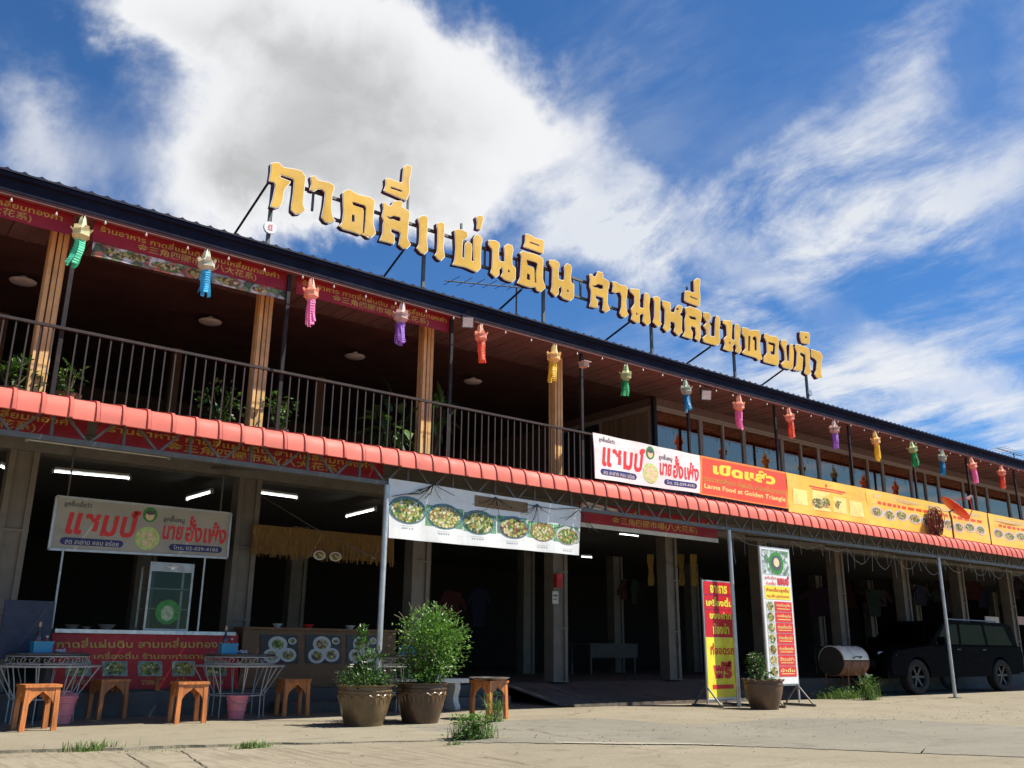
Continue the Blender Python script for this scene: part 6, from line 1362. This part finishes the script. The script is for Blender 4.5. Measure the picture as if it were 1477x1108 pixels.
for xc in (.92, 4.18):
    for sgn in (-1, 1):
        y = sgn * (W2 - .10)
        wm_ = MB(); pr = [(.25, -.11), (.36, -.11), (.385, -.08), (.385, .08), (.36, .11), (.25, .11), (.25, -.11)]
        for r_, w_ in pr:
            for k in range(28): a = 6.2832 * k / 28; wm_.v.append((xc + r_ * math.cos(a), y + w_, .385 + r_ * math.sin(a)))
        for i in range(6):
            for k in range(28): k2 = (k + 1) % 28; wm_.f.append((i * 28 + k, i * 28 + k2, (i + 1) * 28 + k2, (i + 1) * 28 + k)); wm_.mi.append(0)
        wo_ = B('wheel', wm_, m_tyre, t, local=True, smooth=True)
        rm = MB(); rm.tube([(xc, y - .06, .385), (xc, y + .06, .385)], .06, 12)
        for k in range(6): a = 6.2832 * k / 6; rm.bar((xc, y + sgn * .05, .385), (xc + .24 * math.cos(a), y + sgn * .07, .385 + .24 * math.sin(a)), .05, .03, up=(0, 1, 0))
        rm.tube([(xc + .243 * math.cos(6.2832 * k / 28), y + sgn * .08, .385 + .243 * math.sin(6.2832 * k / 28)) for k in range(28)], .014, 6, closed=True); B('rim', rm, m_rim, wo_, local=True)
for sgn in (-1, 1):
    B('headlight', MB().add([(.06, sgn * .76, .80), (.06, sgn * .48, .78), (.10, sgn * .48, .92), (.30, sgn * .79, .95), (.24, sgn * .805, .83)], [(0, 1, 2, 3, 4)]), mat('headlight_lens', (.5, .52, .55), .1, spec=.9), t, local=True, recalc=False)
    mr_ = B('mirror', MB().box(1.72, 1.80, sgn * .80 - .0 if sgn > 0 else -.98, .98 if sgn > 0 else -.80, 1.10, 1.27), m_car, t, local=True)
    for x_ in (2.40, 3.42): B('door_handle', MB().box(x_, x_ + .16, sgn * .803 if sgn > 0 else -.825, .825 if sgn > 0 else -.803, .98, 1.005), m_rim, t, local=True)
B('grille', MB().box(-.012, .01, -.45, .45, .58, .74), m_rim, t, local=True); B('bumper', MB().box(-.06, .25, -.77, .77, .36, .52), m_car, t, local=True)
B('roof_rail', MB().tube([(2.5, -.60, 1.70), (4.5, -.60, 1.70)], .018, 8), m_galv, t, local=True, smooth=True); t.scale = (1.25, 1, 1)

# ------------------------------------------------------------------ dim things inside the hall
rr = random.Random(91)
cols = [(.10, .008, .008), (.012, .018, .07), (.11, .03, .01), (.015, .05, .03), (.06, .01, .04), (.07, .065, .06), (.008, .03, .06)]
hm = []
for k in range(3):
    mb = MB()
    w_, h_ = ((.24, .62), (.28, .80), (.20, .50))[k]
    pf = [(-w_, -h_), (-w_ * 1.05, -.22), (-w_ * 1.75, -.42), (-w_ * 1.95, -.30), (-w_ * 1.0, -.03), (-.07, 0), (0, -.05), (.07, 0), (w_ * 1.0, -.03), (w_ * 1.95, -.30), (w_ * 1.75, -.42), (w_ * 1.05, -.22), (w_, -h_)]
    mb.prism(pf, lambda u, v, d: (u, d + .03 * math.sin(u * 14 + v * 3), v), -.02, .02); hm.append(mb)
hml = {}
for i in range(26):
    px = (880 + i * 12) if i < 4 else (1180 + (i - 4) * 13); px = px if i >= 2 else (655, 692)[i]; px += rr.uniform(-4, 4); Y = rr.choice([15.2, 16.4, 17.6])
    p = P(px, 838 + rr.uniform(-8, 14), Y); ci = i % 7; k = i % 3
    key = (ci, k)
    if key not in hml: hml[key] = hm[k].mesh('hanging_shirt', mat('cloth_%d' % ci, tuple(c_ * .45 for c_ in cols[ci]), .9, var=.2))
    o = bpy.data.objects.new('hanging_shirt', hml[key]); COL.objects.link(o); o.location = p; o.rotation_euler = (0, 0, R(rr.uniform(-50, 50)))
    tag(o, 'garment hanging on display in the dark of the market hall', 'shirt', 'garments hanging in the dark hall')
for i, px in enumerate((938, 982, 1000)):
    p = P(px, 800, 15.0 - i * .4); t = thing('cloth_flag', ('left', 'middle', 'right')[i] + ' one of three long yellow cloth flags hanging inside behind the low red banner', 'flag', p, group='yellow cloth flags inside the hall')
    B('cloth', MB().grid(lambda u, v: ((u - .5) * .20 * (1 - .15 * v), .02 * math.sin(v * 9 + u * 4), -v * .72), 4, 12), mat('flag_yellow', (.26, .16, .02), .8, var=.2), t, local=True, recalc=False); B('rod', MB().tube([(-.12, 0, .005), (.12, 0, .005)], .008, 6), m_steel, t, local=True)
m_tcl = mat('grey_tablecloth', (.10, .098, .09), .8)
for i, (px, py, Y, w_, lab) in enumerate(((1262, 930, 13.6, .8, 'pale covered display table behind the drum barbecue'), (1210, 942, 15.0, .7, 'dim display table further back behind the drum barbecue'), (870, 935, 17.0, .8, 'dim display table deep in the hall entrance'))):
    p = P(px, py, Y); z0 = .285; t = thing('display_table', lab, 'table', (p.x, Y, z0), group='covered display tables in the hall')
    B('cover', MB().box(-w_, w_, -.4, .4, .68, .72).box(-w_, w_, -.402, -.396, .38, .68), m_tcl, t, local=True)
    for sx_ in (-1, 1):
        for sy in (-1, 1): B('leg', MB().box(sx_ * (w_ - .06) - .02, sx_ * (w_ - .06) + .02, sy * .34 - .02, sy * .34 + .02, 0, .68), m_steel, t, local=True)
for i, (x0, x1, m_, lab) in enumerate(((1421, 1441, m_white, 'white panel standing in for a daylit rear window above the truck roof'), (1465, 1485, mat('pinkish_panel', (.75, .55, .52), .6), 'pale pink panel standing in for a daylit rear window at the right picture edge'))):
    a_ = P(x0, 889, 13.6); b_ = P(x1, 895, 13.6); t = thing('window_standin', lab, 'window stand-in', ((a_.x + b_.x) / 2, 13.6, .28)); B('board', MB().box(a_.x, b_.x, 13.6, 13.63, b_.z - .15, a_.z), m_, t); B('leg', MB().bar((a_.x + .05, 13.65, .281), (a_.x + .05, 13.65, b_.z - .1), .03).bar((b_.x - .05, 13.65, .281), (b_.x - .05, 13.65, b_.z - .1), .03), m_steel, t)  # pale boards added in place of daylit windows in the rear opening
# fairy lights under the right half of the truss
fl = thing('fairy_lights', 'sagging fairy light cord with short icicle drops under the right half of the truss', 'string lights', (17, YTR + .1, 2.84))
mb = MB(); dr = MB(); rr = random.Random(77); x_ = 12.9
while x_ < 27:
    w_ = rr.uniform(.55, 1.25); sg = rr.uniform(.08, .34); pts = [(x_ + w_ * k / 10, YTR + .1, 2.84 - sg * math.sin(math.pi * k / 10) + rr.uniform(-.012, .012)) for k in range(11)]; mb.tube(pts, .0035, 4); d_ = rr.uniform(.18, .55)
    dr.tube([(x_, YTR + .1, 2.84), (x_ + rr.uniform(-.03, .03), YTR + .1, 2.84 - d_ * .5), (x_ + rr.uniform(-.05, .05), YTR + .1, 2.84 - d_)], .0035, 4)
    for q_ in (.3, .7): dr.tube([(x_ + w_ * q_, YTR + .12, 2.84), (x_ + w_ * q_ + rr.uniform(-.04, .04), YTR + .12, 2.84 - rr.uniform(.12, .4))], .003, 4)
    x_ += w_
B('cord', mb, mat('pale_cord', (.34, .32, .30), .5), fl); B('drop', dr, MATS['pale_cord'], fl)['kind'] = 'stuff'
